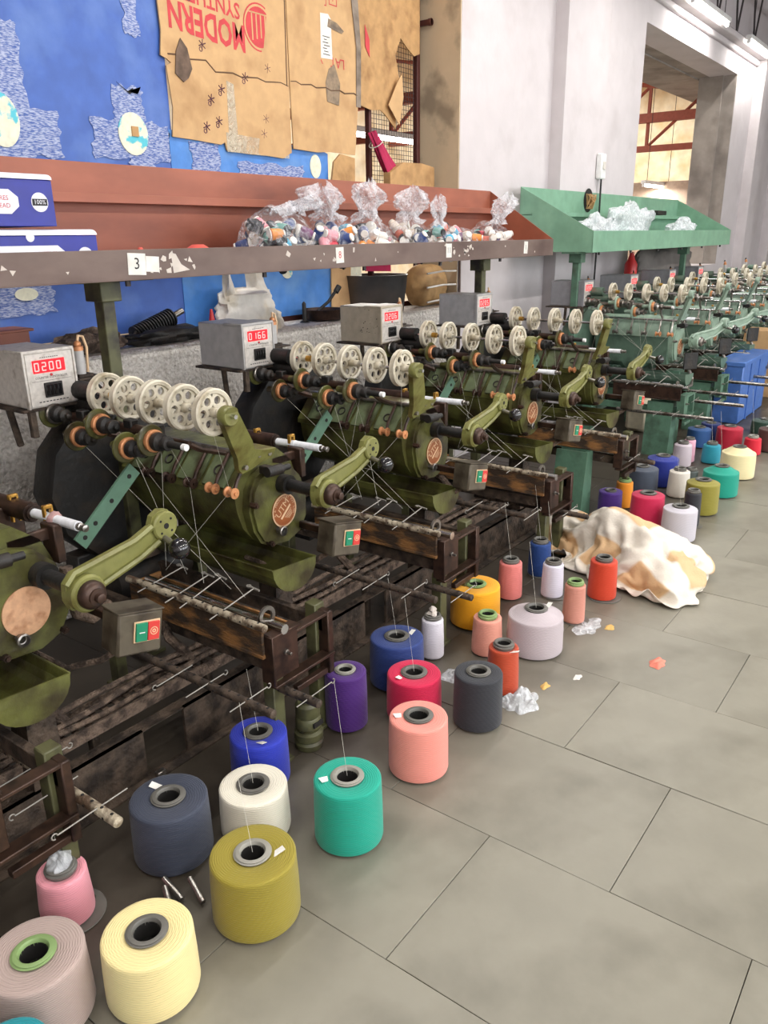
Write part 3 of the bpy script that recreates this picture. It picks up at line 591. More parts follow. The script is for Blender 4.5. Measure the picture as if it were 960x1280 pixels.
    P(B().cyl((-.30, 2.3, .36), (.02, 2.3, .36), .07, n=20).box(-.26, -.06, 2.2, 2.38, .24, .3, .004).box(-.2, -.1, 2.26, 2.34, .42, .46, .004), 'motor', M_BLACK if old else M_GDARK)
    P(B().box(-.515, -.30, 2.29, 2.55, 1.005, 1.014, .001).tube([(-.50, 2.4, 1.008), (-.47, 2.42, .88)], .011, 6).tube([(-.34, 2.42, 1.008), (-.30, 2.43, .94)], .011, 6).box(-.505, -.485, 2.27, 2.29, .93, 1.01, .002), 'counter_shelf', M_GRIME)
    sx = -.27
    P(B().box(sx - .035, sx + .06, 2.30, 2.40, 1.075, 1.081).box(sx - .02, sx + .035, 2.32, 2.40, .98, 1.09, .003).tube([(sx, 2.36, 1.08), (sx + .02, 2.38, .95)], .02, 8), 'sensor_bracket', M_GRIME if old else M_GPAINT)
    s_ = P(B().cyl((sx, 2.34, 1.08), (sx, 2.34, 1.165), .016), 'sensor', M_GREYB)
    P(B().cyl((sx, 2.34, 1.165), (sx, 2.34, 1.178), .0165).ball((sx, 2.34, 1.185), .012, 10), 'sensor_lamp', M_COPPER, s_)
    P(B().tube([(sx, 2.34, 1.19), (sx + .012, 2.35, 1.21), (sx + .035, 2.36, 1.205), (sx + .045, 2.36, 1.17), (sx + .045, 2.37, 1.09), (sx + .0, 2.38, 1.04), (sx - .06, 2.39, 1.03)], .0045, 8), 'sensor_cable', M_RUBBER if not old else M_BADGE, s_)
    b = B(); U_ = Vector((-.20, 0, -.165)).normalized(); V_ = Vector((-U_.z, 0, U_.x))
    q = [Vector((-.39, 0, .86)) + V_ * .024, Vector((-.39, 0, .86)) - V_ * .024, Vector((-.60, 0, .685)) - V_ * .024, Vector((-.60, 0, .685)) + V_ * .024]
    b.xz([(v.x, v.z) for v in q], 1.945, 1.953).use(1)
    for s in (.03, .12, .2, .25): c = Vector((-.39, 0, .86)) + U_ * s; b.cyl((c.x, 1.9455, c.z), (c.x, 1.9435, c.z), .007, n=10)
    if old: P(b, 'link_strap', [M_LEGG, M_INNER])
    # --- working threads
    for k, (y, z) in enumerate(((2.26, .99), (2.14, .932), (2.02, .985), (1.9, .93), (1.78, .968))):
        z += dz; ry = (2.14, 2.035, 1.93, 1.83, 1.745)[k]
        if k in (1, 3, 4): P(B().tube([(-.415, y, z - .03), (-.30, 1.57 + .1 * k, .505 + tz)], .0005, 4, False), 'thread', M_THREAD)
        if k in (0, 2, 4): P(B().tube([(-.333, (2.13, 2.018, 1.892, 1.77, 1.65)[k], .988 + dz), (-.214, ry - .01, .778 + dz), (-.31, 1.60 + .09 * k, .5 + tz)], .0005, 4, False), 'thread', M_THREAD)
    return t
def drilled_hook_rod(t, x0, xl, ytip, yfar, z, hooks, m, nholes=None):
    """drilled rod at local x with wire hooks lying across it"""
    r = .0125; b = B().cyl((xl, ytip, z), (xl, yfar, z), r, n=14).lathe([(r * .96, 0), (r * .6, .003)], (xl, ytip, z), (0, -1, 0), 14).use(1)
    n = int((yfar - ytip) / .036)
    for k in range(n):
        y = ytip + .02 + .036 * k; b.cyl((xl, y, z + r - .0006), (xl, y, z + r + .0006), .004, n=8); b.cyl((xl - r + .0006, y + .018, z - .001), (xl - r - .0006, y + .018, z - .001), .0035, n=8)
    rod = b.build('hook_rod', [m, M_INNER], t, (0, YB, 0))
    for (y, xa, xb, curl) in hooks:
        p = [(xl + xa, y, z + .002), (xl + xb, y - .01, z + .016)]
        q = B().tube(p, .0017, 6); c = Vector(p[1 if curl > 0 else 0])
        q.tube([c + Vector((.007 * math.cos(a) + .007 * (1 if curl > 0 else -1), .0, .007 * math.sin(a) * abs(curl))) for a in [R(180 + s * 40 if curl > 0 else s * 40) for s in range(8)]], .0017, 6)
        q.build('wire_hook', M_WIRE, rod, (0, YB, 0))
HK = [(1.40, -.06, .07, 1), (1.55, -.08, .05, 1), (1.66, -.09, .03, -1)]
X0 = [.87, 1.77, 2.67, 3.57, 4.47]; X1 = [5.93, 6.86, 7.80, 8.72, 9.64, 10.56]
proto = make_machine('old'); OLD = []
for k, x in enumerate(X0):
    m = proto if k == 1 else None
    OLD.append(m)
for k, x in enumerate(X0):
    if k != 1: OLD[k] = copy_tree(proto)
    OLD[k].location = (x, YB, 0)
OL = ['olive winding machine with a blank peach end disc, cut by the left edge',
      'olive winding machine second from the camera, its brown badge the largest of all',
      'olive winding machine third from the camera, between the second and fourth brown badges',
      'olive winding machine fourth from the camera, just left of the last olive machine',
      'olive winding machine farthest back of the olive ones, next to the sage green machines']
for m, l in zip(OLD, OL): m['label'] = l
gp = make_machine('green'); GL = ['first', 'second', 'third', 'fourth', 'fifth', 'sixth']
GRN = [gp if k == 0 else copy_tree(gp) for k in range(len(X1))]
for k, x in enumerate(X1):
    GRN[k].location = (x, YB, 0)
    GRN[k]['label'] = 'sage green winding machine, %s of the green ones counting away from the olive machines' % GL[k]
# nearest machine: its badge is a blank peach disc, its white rod has a rag tied round it
def part_of(t, name):
    for o in t.children_recursive:
        if o.name.split('.')[0] == name: return o
o = part_of(OLD[0], 'maker_badge'); par = o.parent; bpy.data.objects.remove(o)
tag(B().lathe([(.062, 0), (.062, .004), (.058, .005)], (0, 1.7245, .66), (0, -1, 0), 40).build('blank_badge', M_BLANK, par, (0, YB, 0)), 'blank peach coloured disc without print')
B().lathe([(.0135, 0), (.018, .004), (.019, .012), (.016, .02), (.0135, .022)], (.14, 1.79, .843), (0, -1, 0), 14, True, lambda a, j: .12 * math.sin(3 * a + j)).tube([(.14, 1.78, .83), (.135, 1.775, .79), (.12, 1.78, .74), (.1, 1.79, .70)], [.012, .012, .009, .006], 8).build('tied_rag', mat('faded_pink_rag', (176, 140, 136), .9), OLD[0], (0, YB, 0))
for t, x0, lst in ((OLD[0], .87, [(-.097, 1.30, 1.95, .315, [(1.37, -.10, .07, -1), (1.50, -.12, .03, -1), (1.62, -.10, .08, 1)])]),
                   (OLD[1], 1.77, [(-.517, 1.30, 1.95, .325, HK), (-.338, 1.30, 1.5, .262, [(1.34, -.05, .09, 1)])]),
                   (OLD[2], 2.67, [(-.636, 1.30, 1.95, .348, HK), (-.395, 1.30, 1.5, .262, [(1.34, -.08, .07, 1)])]),
                   (OLD[3], 3.57, [(-.64, 1.42, 1.95, .36, HK), (-.24, 1.30, 1.9, .262, HK[:2])]),
                   (OLD[4], 4.47, [(-.30, 1.28, 1.95, .33, HK)])):
    for (xl, ya, yb, z, hk) in lst: drilled_hook_rod(t, x0, xl, ya, yb, z, hk, M_RUSTW if t is OLD[0] else M_GRIME)
for k, g_ in enumerate(GRN):
    drilled_hook_rod(g_, X1[k], -.55, 1.30, 1.95, .34, HK[:3], M_STEEL)
    if k < 4: drilled_hook_rod(g_, X1[k], -.1, 1.22, 1.8, .36, HK[:2], M_STEEL)

for n, d in (('swing_arm', (.05, 0, -.012)), ('swing_shaft', (.05, 0, -.012)), ('push_button_box', (.09, 0, .012))):
    part_of(OLD[0], n).location = d
part_of(OLD[2], 'push_button_box').location = (-.06, 0, .0)
# the last olive machine stands on a sage green splayed leg
for c in [c for c in OLD[4].children if c.name.split('.')[0] in ('leg', 'column')]:
    if c.name.split('.')[0] == 'column' or min(v.co.x for v in c.data.vertices) < -.3: bpy.data.objects.remove(c)
B().xz([(-.50, 0), (-.36, 0), (-.37, .37), (-.45, .37)], 1.60, 1.62).xz([(-.50, 0), (-.485, 0), (-.435, .37), (-.45, .37)], 1.62, 1.78).xz([(-.375, 0), (-.36, 0), (-.37, .37), (-.385, .37)], 1.62, 1.78).build('splayed_leg', M_LEGG, OLD[4], (0, YB, 0))
B().tube([(1.032, 1.8, .70), (1.028, 1.8, .64), (1.045, 1.8, .56), (1.083, 1.8, .53), (1.146, 1.8, .55)], .017, 10).build('lint_covered_hose', M_DUST, OLD[0], (0, 0, 0)).location = (-.87, -YB, 0)
# ---- counters on their shelves: face middle at local x -.41 of each machine
cx = [1.77, 2.67, 3.57, 4.47, 5.96, 6.87, 7.83, 8.70]; rd = ['0200', '0166', '0206', '0205', '0200', '0200', '0206', '0200']
lb = ['pale counter box at the left edge, red display reading 0200', 'grey counter box above the second machine, in front of a white plastic bag', 'beige counter box with black specks, in front of the black bin', 'grey counter box under the red shelf, farthest of the four there',
      'grey counter box before the bare white wall left of the green shelf posts', 'dark grey counter box under the green shelf, nearest of three', 'dark grey counter box under the green shelf, middle of three', 'dark grey counter box under the green shelf, farthest of three']
for k, x in enumerate(cx):
    body = M_FACE if k == 0 else (M_BEIGEB if k == 2 else M_GREYB)
    if k < 4: t = make_counter('', '', lb[k], rd[k], body)
    else: t = make_counter('', '', lb[k], rd[k], mat('slate_counter_paint', (138, 138, 142), .4, 0, None, 12))
    zs = 1.014
    t.location = (x - .408, 2.29, zs)
    if k == 2:
        b = B(); random.seed(9)
        for _ in range(26): y, z = random.uniform(.01, .13), random.uniform(.05, .165); b.cyl((-.0842, y, z), (-.0848, y, z), random.uniform(.0012, .003), n=6)
        tag(b.build('chip_marks', M_INK, t), kind='stuff')

# ============================================================ SHELVES ABOVE THE MACHINES
def shelf(x0, x1, yf, yb, zb, zl, zt, zmid, m_in, m_front, posts, loc, label, m_post, skew=0.0):
    t = thing('overhead_shelf', loc, label, 'shelf'); o = loc
    P = lambda b, n, m, par=None: b.build(n, m, par or t, o)
    P(B().box(x0 + .005, x1 - .005, yf + .004, yb - .003, zb, zb + .004), 'shelf_floor', m_in)
    bm_ = P(B().box(x0, x1, yf - .004, yf + .002, zb - .005, zl, .001).box(x0, x1, yf - .004, yf + .045, zb - .009, zb - .004, .001), 'front_lip', m_front)
    P(B().box(x0, x1, yb - .004, yb, zmid, zt, .001), 'back_sheet', m_in)
    P(B().box(x0, x1, yb - .09, yb, zmid - .026, zmid - .022).box(x0, x1, yb - .094, yb - .09, zmid - .03, zmid + .0, .0008).box(x0, x1, yb - .02, yb - .016, zb, zmid - .02), 'inner_ledge', m_in)
    for x in (x0, x1 - .004):
        P(B().prism([(yf - .002, zb - .004), (yb, zb - .004), (yb, zt), (yf - .002, zl)], lambda p, s: (s, p[0], p[1]), x, x + .004), 'end_panel', m_in)
    for x in posts:
        p = P(B().box(x - .024, x + .024, yf + .13, yf + .178, 0, zb - .075, .003).box(x - .05, x + .05, yf + .11, yf + .2, 0, .012), 'post', m_post)
        P(B().box(x - .04, x + .04, yf + .11, yf + .2, zb - .078, zb - .012, .003).box(x - .12, x + .16, yf + .09, yf + .22, zb - .016, zb - .002, .001), 'post_cap', m_post, p)
    b = B()
    k = x0 + .2
    while k < x1:
        b.cyl((k, yf + .03, zb - .008), (k, yf + .03, zb - .028), .009, n=6); k += .62
    tag(P(b, 'bolt_heads', M_TRUSS), kind='stuff')
    return t, bm_
OR = (1.6, 2.4, 0)
rs, lip = shelf(.2, 4.728, 2.2, 2.645, 1.388, 1.472, 1.762, 1.655, M_RED, M_BEAM, (1.63, 4.12), OR, 'long red oxide steel shelf over the olive machines with numbered front beam', M_LEGO)
def card(x, z, w_, h_, tilt, name='number_card'):
    X = Matrix.Translation((x, 2.1955, z)) @ Matrix.Rotation(R(tilt), 4, 'Y')
    return B().box(-w_ / 2, w_ / 2, -.0012, 0, -h_ / 2, h_ / 2, 0, X).build(name, M_PAPER, lip, OR), X
def on(X, y=-.0016): return lambda u, v: X @ Vector((u, y, v))
c, X = card(1.656, 1.428, .068, .066, 3); c['label'] = 'white card with black number 3'
B().text('3', .05, on(X)).build('numeral', M_INK, lip, OR)
c, X = card(1.717, 1.426, .052, .048, 4); c['label'] = 'blank pinkish card beside the number 3'
c, X = card(2.672, 1.430, .05, .062, -2); c['label'] = 'white card with a red 8'
B().text('8', .04, on(X)).build('numeral', M_REDINK, lip, OR)
c, X = card(3.525, 1.430, .05, .066, 0); c['label'] = 'white card with black strokes under the fifth bag'
B().text('11', .04, on(X)).build('numeral', M_INK, lip, OR)
c, X = card(4.36, 1.430, .045, .066, 2); c['label'] = 'white card near the right end of the beam'
B().text('1', .04, on(X)).build('numeral', M_INK, lip, OR)
random.seed(3)
b = B()
for _ in range(46):
    x = random.choice([random.uniform(1.2, 4.6), random.gauss(1.82, .05), random.gauss(3.72, .05)]); z = random.uniform(1.395, 1.462); s = random.uniform(.004, .016); n = random.randint(3, 5)
    a0 = random.uniform(0, 6)
    b.add([(x + s * math.cos(a0 + 2 * PI * i / n) * random.uniform(.4, 1.3), 2.1952, z + s * math.sin(a0 + 2 * PI * i / n) * random.uniform(.4, 1.2)) for i in range(n)], [tuple(range(n))])
b.add([(1.80, 2.195, 1.395), (1.87, 2.195, 1.403), (1.835, 2.195, 1.422), (1.815, 2.195, 1.455), (1.795, 2.195, 1.46)], [(0, 1, 2, 3, 4)])
tag(b.build('torn_paper_flakes', M_FLAKE, lip, OR), kind='stuff')
GR = (6.6, 2.4, 0)
gs, glip = shelf(5.345, 8.86, 2.2, 2.75, 1.388, 1.518, 1.815, 1.655, M_GTRAY, M_GTRAY, (5.47, 7.9), GR, 'green steel shelf over the sage green machines', M_LEGG)
hole_b = B().lathe([(.09, 0), (.09, .002)], (6.52, 2.744, 1.755), (0, -1, 0), 24).build('round_hole', M_INNER, gs, GR)
random.seed(8); t = thing('cord_coil', (6.52, 2.72, 1.70), 'tangle of brown cord poking through the hole of the green shelf', 'cord')
for k in range(9):
    x = 6.46 + .015 * k; B().tube([(x, 2.73, 1.69), (x + random.uniform(-.04, .04), 2.69, 1.74 + random.uniform(0, .05)), (x + random.uniform(-.05, .05), 2.72, 1.80), (x + .02, 2.735, 1.72)], .004, 5).build('strand', M_CARD2, t, (6.52, 2.72, 1.70))
tag(B().box(8.0, 8.25, 2.66, 2.74, 1.66, 1.70, .004).build('black_block', M_BLACK), 'small black block on the ledge of the green shelf', 'block')

# ---- cartons on the red shelf
def carton(x0, x1, y0, y1, z0, z1, label, mid):
    o = ((x0 + x1) / 2, (y0 + y1) / 2, z0); t = thing('thread_carton', o, label, 'box', 'blue thread cartons on the red shelf')
    B().box(x0, x1, y0, y1, z0, z1, .002).build('carton_body', M_BOXBLUE, t, o)
    lid = B(); n = 10
    pts = [(y0 - .002 + .03 * (1 - math.cos(PI / 2 * i / n)), z1 + .001 + .016 * math.sin(PI / 2 * i / n)) for i in range(n + 1)] + [(y1, z1 + .02), (y1, z1 + .001)]
    lid.prism(pts, lambda p, s: (s, p[0], p[1]), x0 - .001, x1 + .001); lid.build('lid', M_CARTONW, t, o)
    f = lambda px, pz: (lambda u, v: (px + u, y0 - .0016, pz + v))
    cz = z0 + (z1 - z0) * .52
    q = f(mid, cz); hx = B().add([q(-.11, -.032), q(.085, -.032), q(.11, -.012), q(.11, .012), q(.085, .032), q(-.11, .032), q(-.13, 0)], [tuple(range(7))]).build('label_panel', M_CARTONW, t, o)
    q2 = lambda px, pz: (lambda u, v: (px + u, y0 - .002, pz + v))
    B().text('METRES', .017, q2(mid + .052, cz + .009)).text('THREAD', .017, q2(mid + .052, cz - .011)).build('label_print', M_REDINK, hx, o)
    rx = x1 - .046; B().lathe([(.026, 0), (.026, .0006)], (rx, y0 - .001, cz), (0, -1, 0), 26).build('round_seal', M_CARTONW, t, o)
    s = B().box(rx - .023, rx + .023, y0 - .0022, y0 - .0018, cz - .009, cz + .009); s.use(1).text('100%', .017, lambda u, v: (rx + u, y0 - .0026, cz + v)); s.build('seal_print', [M_INK, M_CARTONW], t, o)
    B().lathe([(.013, 0), (.013, .0006)], ((x0 + x1) / 2 + .02, y0 - .001, z1 - .004), (0, -1, 0), 16).build('thumb_notch', M_CARTONW, t, o)
    return t
carton(1.0, 1.415, 2.225, 2.5, 1.541, 1.665, 'blue carton with white 100% seal, upper of the two at the left edge', 1.195)
carton(1.06, 1.535, 2.215, 2.5, 1.3925, 1.516, 'blue carton with white lid under the other one at the left edge', 1.315)

# ---- bags of small spools on the red shelf
M_FILM = film('clear_bag_film', .05); M_TUFT = film('gathered_film', .24, (240, 240, 244), .25)
SPC = [(196, 92, 62), (46, 66, 120), (236, 226, 214), (34, 34, 40), (70, 160, 190), (226, 150, 160), (200, 40, 60), (110, 60, 100), (226, 140, 60), (120, 180, 170), (84, 90, 130), (190, 170, 150)]
def spool_mesh(k):
    b = B(); b.lathe([(.005, 0), (.016, .001), (.016, .004), (.0085, .006)], n=14); b.lathe([(.0085, .044), (.012, .046), (.011, .05), (.005, .05)], n=14)
    b.use(1).lathe([(.009, .006), (.0165, .008), (.0145, .038), (.011, .044), (.008, .044)], n=14)
    o = b.build('thread_spool', [M_PAPER if k % 3 else M_INK, mat('spool_thread_%d' % k, SPC[k], .6)]); me = o.data; bpy.data.objects.remove(o); return me
SPM = [spool_mesh(k) for k in range(len(SPC))]
random.seed(21)
BAGS = [(2.47, 2.36, .19, .13, .225, 2.70, 1.655, 'first clear bag of mixed spools from the left, slumped, its top trailing right'),
        (2.79, 2.35, .14, .12, .19, 2.74, 1.70, 'second clear bag of mixed spools from the left, with a folded tuft'),
        (3.06, 2.36, .16, .12, .20, 3.08, 1.735, 'third clear bag of mixed spools from the left, with a tall round tuft'),
        (3.37, 2.35, .16, .12, .19, 3.42, 1.725, 'fourth clear bag of mixed spools from the left, with a wide tuft leaning right'),
        (3.69, 2.36, .14, .11, .17, 3.66, 1.69, 'fifth clear bag of mixed spools from the left, with a thin upright tuft'),
        (3.93, 2.37, .11, .10, .15, 3.92, 1.60, 'sixth clear bag of spools, small, between two larger bags'),
        (4.21, 2.36, .18, .12, .18, 4.42, 1.72, 'last clear bag of spools on the right, tuft leaning over the shelf end')]
ZB = 1.393
for bi, (bx, by, rx, ry, hz, tx, tz, lab) in enumerate(BAGS):
    o = (bx, by, ZB); t = thing('spool_bag', o, lab, 'bag', 'clear bags of spools on the red shelf')
    def blob(u, v, s=bi * 7.3):
        a = 2 * PI * u; ph = PI * v
        d = Vector((math.cos(a) * math.sin(ph), math.sin(a) * math.sin(ph), -math.cos(ph)))
        w_ = 1 + .13 * noise.noise(d * 2.2 + Vector((s, 0, 0))) + .05 * noise.noise(d * 7 + Vector((s, 3, 0))) + .02 * noise.noise(d * 17 + Vector((s, 3, 0)))
        z = hz * (.40 + .60 * d.z * w_); z = max(.0015, z)
        sq = .86 + .14 * (1 - abs(d.z))
        return (bx + rx * d.x * w_ * sq, by + ry * d.y * w_ * sq, ZB + z)
    b = B().grid(blob, 40, 22); b.build('film', M_FILM, t, o)
    if tz > 1.66 or bi < 2:
        top = Vector((bx + (tx - bx) * .35, by - .01, ZB + hz * .92)); end = Vector((tx, by - .015, tz))
        def tuft(u, v, s=bi * 3.1):
            a = 2 * PI * u; c = top.lerp(end, v)
            r0 = [.075, .035, .062, .085, .075, .02]; f = v * 5; i = min(4, int(f)); r = r0[i] + (r0[i + 1] - r0[i]) * (f - i)
            if bi == 4: r *= .55
            d3 = Vector((math.cos(a) * 1.1 + s, math.sin(a) * 1.1, v * 3.2))
            r *= 1 + .75 * noise.noise(d3) + .5 * (abs(noise.noise(d3 * 2.7)) - .2) + .25 * noise.noise(d3 * 7)
            return (c.x + r * math.cos(a), c.y + r * .7 * math.sin(a), c.z + .045 * noise.noise(Vector((math.cos(a) * 2 + s, math.sin(a) * 2, v * 2 + 9))))
        B().grid(tuft, 56, 26).build('gathered_top', M_TUFT, t, o)
    n = 40 if rx > .13 else 28
    for k in range(n):
        for _ in range(60):
            q = Vector((random.uniform(-1, 1), random.uniform(-1, .6), random.uniform(-.9, 1)))
            if .3 < q.length < .86: break
        ci = random.choice((0, 1, 1, 2, 2, 3, 3, 4, 5, 6, 7, 8, 9, 10, 10, 11)); o_ = bpy.data.objects.new('thread_spool', SPM[ci]); C.objects.link(o_)
        o_.location = (bx + q.x * rx * .85, by + q.y * ry * .82, ZB + .022 + max(0, hz * (.40 + .56 * q.z) - .03)); o_.scale = (1.45, 1.45, 1.35); o_.rotation_euler = (random.uniform(.6, 2.6), random.uniform(0, 3), random.uniform(0, 6.3))
        SPN = ('brick red', 'navy', 'ivory', 'black', 'sky blue', 'pink', 'crimson', 'plum', 'orange', 'sea green', 'grey blue', 'beige'); tag(o_, 'small %s spool of thread jumbled inside the %s clear bag' % (SPN[ci],) if False else 'small ' + SPN[ci] + ' spool of thread jumbled inside the %s clear bag' % ('first', 'second', 'third', 'fourth', 'fifth', 'sixth', 'last')[bi], 'spool', 'spools in the %s bag' % ('first', 'second', 'third', 'fourth', 'fifth', 'sixth', 'last')[bi])
for k, (x, y) in enumerate(((1.71, 2.24), (1.97, 2.26))):
    o_ = B().lathe([(.03, 0), (.034, .03), (.02, .06), (.006, .085)] if k == 0 else [(.036, 0), (.05, .05), (.045, .075), (.02, .09)], (x, y, ZB), (0, 0, 1), 18).build('red_cone', mat('salmon_red', (206, 84, 70), .6)); tag(o_, 'small red cone tip above the number 3 card' if k == 0 else 'low round red bobbin behind the beam right of the number 3', 'cone')
for k, (x, l) in enumerate(((2.36, 'black spool standing at the left of the first bag'),)):
    tag(B().lathe([(.016, 0), (.018, .004), (.018, .085), (.012, .09)], (x, 2.245, ZB), (0, 0, 1), 16).build('black_spool', M_BLACK), l, 'spool')
# loose film in the green shelf
random.seed(4)
for k, (x, y, rx, rz) in enumerate(((5.74, 2.36, .24, .21), (6.50, 2.38, .42, .29), (7.75, 2.36, .26, .20))):
    def cr(u, v, s=k * 5.7):
        a = 2 * PI * u; ph = PI * v; d = Vector((math.cos(a) * math.sin(ph), math.sin(a) * math.sin(ph), -math.cos(ph)))
        w_ = 1 + .4 * noise.noise(d * 2 + Vector((s, 0, 0))) + .22 * abs(noise.noise(d * 5 + Vector((s, 0, 0)))) + .08 * noise.noise(d * 14)
        return (x + rx * d.x * w_, y + .11 * d.y * w_, ZB + max(.0015, rz * (.45 + .6 * d.z * w_)))
    tag(B().grid(cr, 46, 24).build('crumpled_film', film('bright_film', .42, (242, 246, 250), .2)), ('low crumple of clear film at the left of the green shelf', 'largest heap of clear film in the middle of the green shelf', 'clear film roll end at the right of the green shelf')[k], 'plastic film', 'clear film on the green shelf')

# ============================================================ WINDOW COVERINGS
def sheet(name, poly, y, th, m, label, cat, par=None, warp=.006):
    """flat board or sheet with a real thickness, cut to an outline (x, z)"""
    b = B().prism(poly, lambda p, s: (p[0], s + warp * noise.noise(Vector((p[0] * 3, p[1] * 3, y * 50))), p[1]), y - th, y)
    o = b.build(name, m, par)
    if label: tag(o, label, cat)
    return o
bl = sheet('blue_tarpaulin', [(1.52, 1.10), (2.62, 1.10), (2.62, 3.28), (1.52, 3.28)], 3.122, .004, M_BSHEET, 'dark blue tarpaulin sheet covering the left of the window', 'tarpaulin', warp=0)
bl2 = sheet('blue_tarpaulin', [(2.60, 1.09), (3.70, 1.09), (3.71, 1.94), (3.62, 1.965), (2.60, 1.97)], 3.117, .003, M_BSHEET2, 'lighter blue sheet under the cardboard, reaching down to the ledge', 'tarpaulin', warp=0)
def patch(par, x0, x1, z0, z1, y=3.1165, name='bare_weave_patch'):
    random.seed(int(x0 * 1000)); n = 9; P_ = []
    for i in range(n): P_.append((x0 + (x1 - x0) * i / n, z0 + random.uniform(-.012, .012)))
    for i in range(n): P_.append((x1 + random.uniform(-.012, .012), z0 + (z1 - z0) * i / n))
    for i in range(n): P_.append((x1 - (x1 - x0) * i / n, z1 + random.uniform(-.012, .012)))
    for i in range(n): P_.append((x0 + random.uniform(-.012, .012), z1 - (z1 - z0) * i / n))
    return sheet(name, P_, y, .0012, M_WEAVE, None, None, par, 0)
patch(bl, 2.315, 2.475, 1.98, 2.12); patch(bl, 2.20, 2.60, 1.83, 1.985, 3.1152); patch(bl, 2.37, 2.50, 1.75, 1.84, 3.1140)
patch(bl, 1.74, 1.925, 1.97, 2.28, 3.1165); patch(bl, 1.62, 2.05, 1.82, 1.99, 3.1152); patch(bl, 1.75, 1.93, 1.72, 1.83, 3.1140)
patch(bl, 2.42, 2.49, 2.32, 2.46, 3.1160); patch(bl, 1.68, 1.92, 1.22, 1.33, 3.1160)
patch(bl2, 2.72, 2.9, 1.78, 1.93, 3.112); patch(bl2, 3.02, 3.5, 1.76, 1.86, 3.112)
for (x, z, rx, rz, par, l) in ((2.405, 1.935, .077, .085, bl, 'cream disc in a bare patch of the blue tarpaulin'), (1.81, 1.935, .07, .095, bl, 'cream disc at the left edge'), (1.80, 1.30, .05, .025, bl, 'slit hole above the left counter'), (3.60, 1.87, .045, .06, bl2, None), (3.33, 1.32, .04, .03, bl2, None)):
    n = 26; d = sheet('backing_disc', [(x + rx * math.cos(2 * PI * i / n), z + rz * math.sin(2 * PI * i / n)) for i in range(n)], 3.1132, .003, M_HOLE, None, None, par, 0)
    if l: d['label'] = l
tag(B().box(2.395, 2.43, 3.105, 3.1105, 1.925, 1.965, .001).build('brown_tape', M_CARD2, bl), 'brown tape bit on the cream disc')
sheet('torn_flap', [(2.345, 2.13), (2.40, 2.10), (2.425, 2.115), (2.45, 2.095), (2.47, 2.125), (2.43, 2.105), (2.41, 2.09), (2.37, 2.115)], 3.113, .002, M_INNER, None, None, bl, 0)
# cardboard
ca_ = sheet('cardboard_sheet', [(2.600, 3.28), (2.594, 2.47), (2.60, 2.36), (2.585, 2.262), (2.62, 2.252), (2.64, 2.24), (2.612, 2.225), (2.628, 2.06), (2.612, 1.94), (2.76, 1.936), (2.905, 1.928), (2.93, 1.94), (2.94, 1.905), (3.1, 1.898), (3.2, 1.90), (3.33, 1.893), (3.398, 1.925), (3.40, 2.25), (3.404, 3.28)], 3.108, .007, M_CARD, 'large brown cardboard sheet with red upside-down lettering, taped over the blue tarpaulin', 'cardboard')
cb_ = sheet('cardboard_sheet', [(3.408, 3.28), (3.404, 2.24), (3.412, 1.945), (3.6, 1.94), (3.72, 1.95), (3.94, 1.948), (3.955, 2.05), (3.985, 2.28), (3.99, 2.6), (3.965, 2.74), (3.97, 3.28)], 3.104, .007, M_CARD, 'brown cardboard sheet with a white label, right of the red lettering', 'cardboard')
cc_ = sheet('cardboard_sheet', [(3.975, 3.28), (3.99, 2.3), (4.0, 2.215), (4.1, 2.2), (4.2, 2.21), (4.25, 2.19), (4.36, 2.12), (4.37, 2.2), (4.40, 2.4), (4.36, 2.52), (4.42, 2.62), (4.47, 2.58), (4.545, 2.54), (4.60, 2.56), (4.61, 3.28)], 3.11, .006, M_CARD2, 'torn brown cardboard with a red stripe hanging before the wire mesh', 'cardboard', warp=.03)
for (x0, x1, z, yy, par) in ((2.625, 3.395, 2.243, 3.1008, ca_), (3.41, 3.975, 2.262, 3.0966, cb_)):
    B().tube([(x0 + (x1 - x0) * i / 14, yy, z + .006 * math.sin(i * 2.1) + (.03 if par is ca_ and i < 5 else 0) - (.0 if i < 5 else 0)) for i in range(15)], .0035, 6).build('fold_crease', mat('crease', (104, 78, 58), .9), par)
B().tube([(3.385, 3.1, 2.24), (3.395, 3.1, 2.6), (3.39, 3.1, 3.2)], .004, 6).build('stitched_edge', MATS['crease'], ca_)
def r180(x, z, y): return lambda u, v: (x - u, y, z - v)
pr = B().text('MODERN', .135, lambda u, v: (2.875 - u * .82, 3.1000, 2.425 - v * 1.15 + u * .06), .004).text('SYNTHETIC', .085, lambda u, v: (2.86 - u, 3.1000, 2.53 - v * 1.1 + u * .06), .0015)
pr.build('red_lettering', M_REDINK, ca_)
b = B().ring((3.205, 3.1000, 2.47), (0, -1, 0), .105, .098, .0006, 32).lathe([(.088, 0), (.088, .0006)], (3.205, 3.1002, 2.47), (0, -1, 0), 32); b.use(1)
for k in range(4): b.box(3.155 + .03 * k, 3.163 + .03 * k, 3.0990, 3.0994, 2.41 + .008 * k, 2.53)
b.box(3.14, 3.27, 3.0990, 3.0994, 2.526, 2.532); b.build('round_emblem', [M_REDINK, M_CARD], ca_)
b = B()
for (x, z) in ((2.78, 2.53), (2.83, 2.34), (3.09, 2.24), (3.22, 2.07), (2.9, 2.03), (2.93, 2.17), (2.86, 2.12), (3.2, 2.0), (2.82, 2.0), (3.25, 2.30)):
    for k in range(3): a = R(20 + 60 * k); d_ = Vector((math.cos(a), 0, math.sin(a))) * .022; b.tube([Vector((x, 3.1005, z)) - d_, Vector((x, 3.1005, z)) + d_], .0026, 4)
    b.ring((x - .01, 3.1004, z - .02), (0, 1, 0), .011, .007, .001, 10)
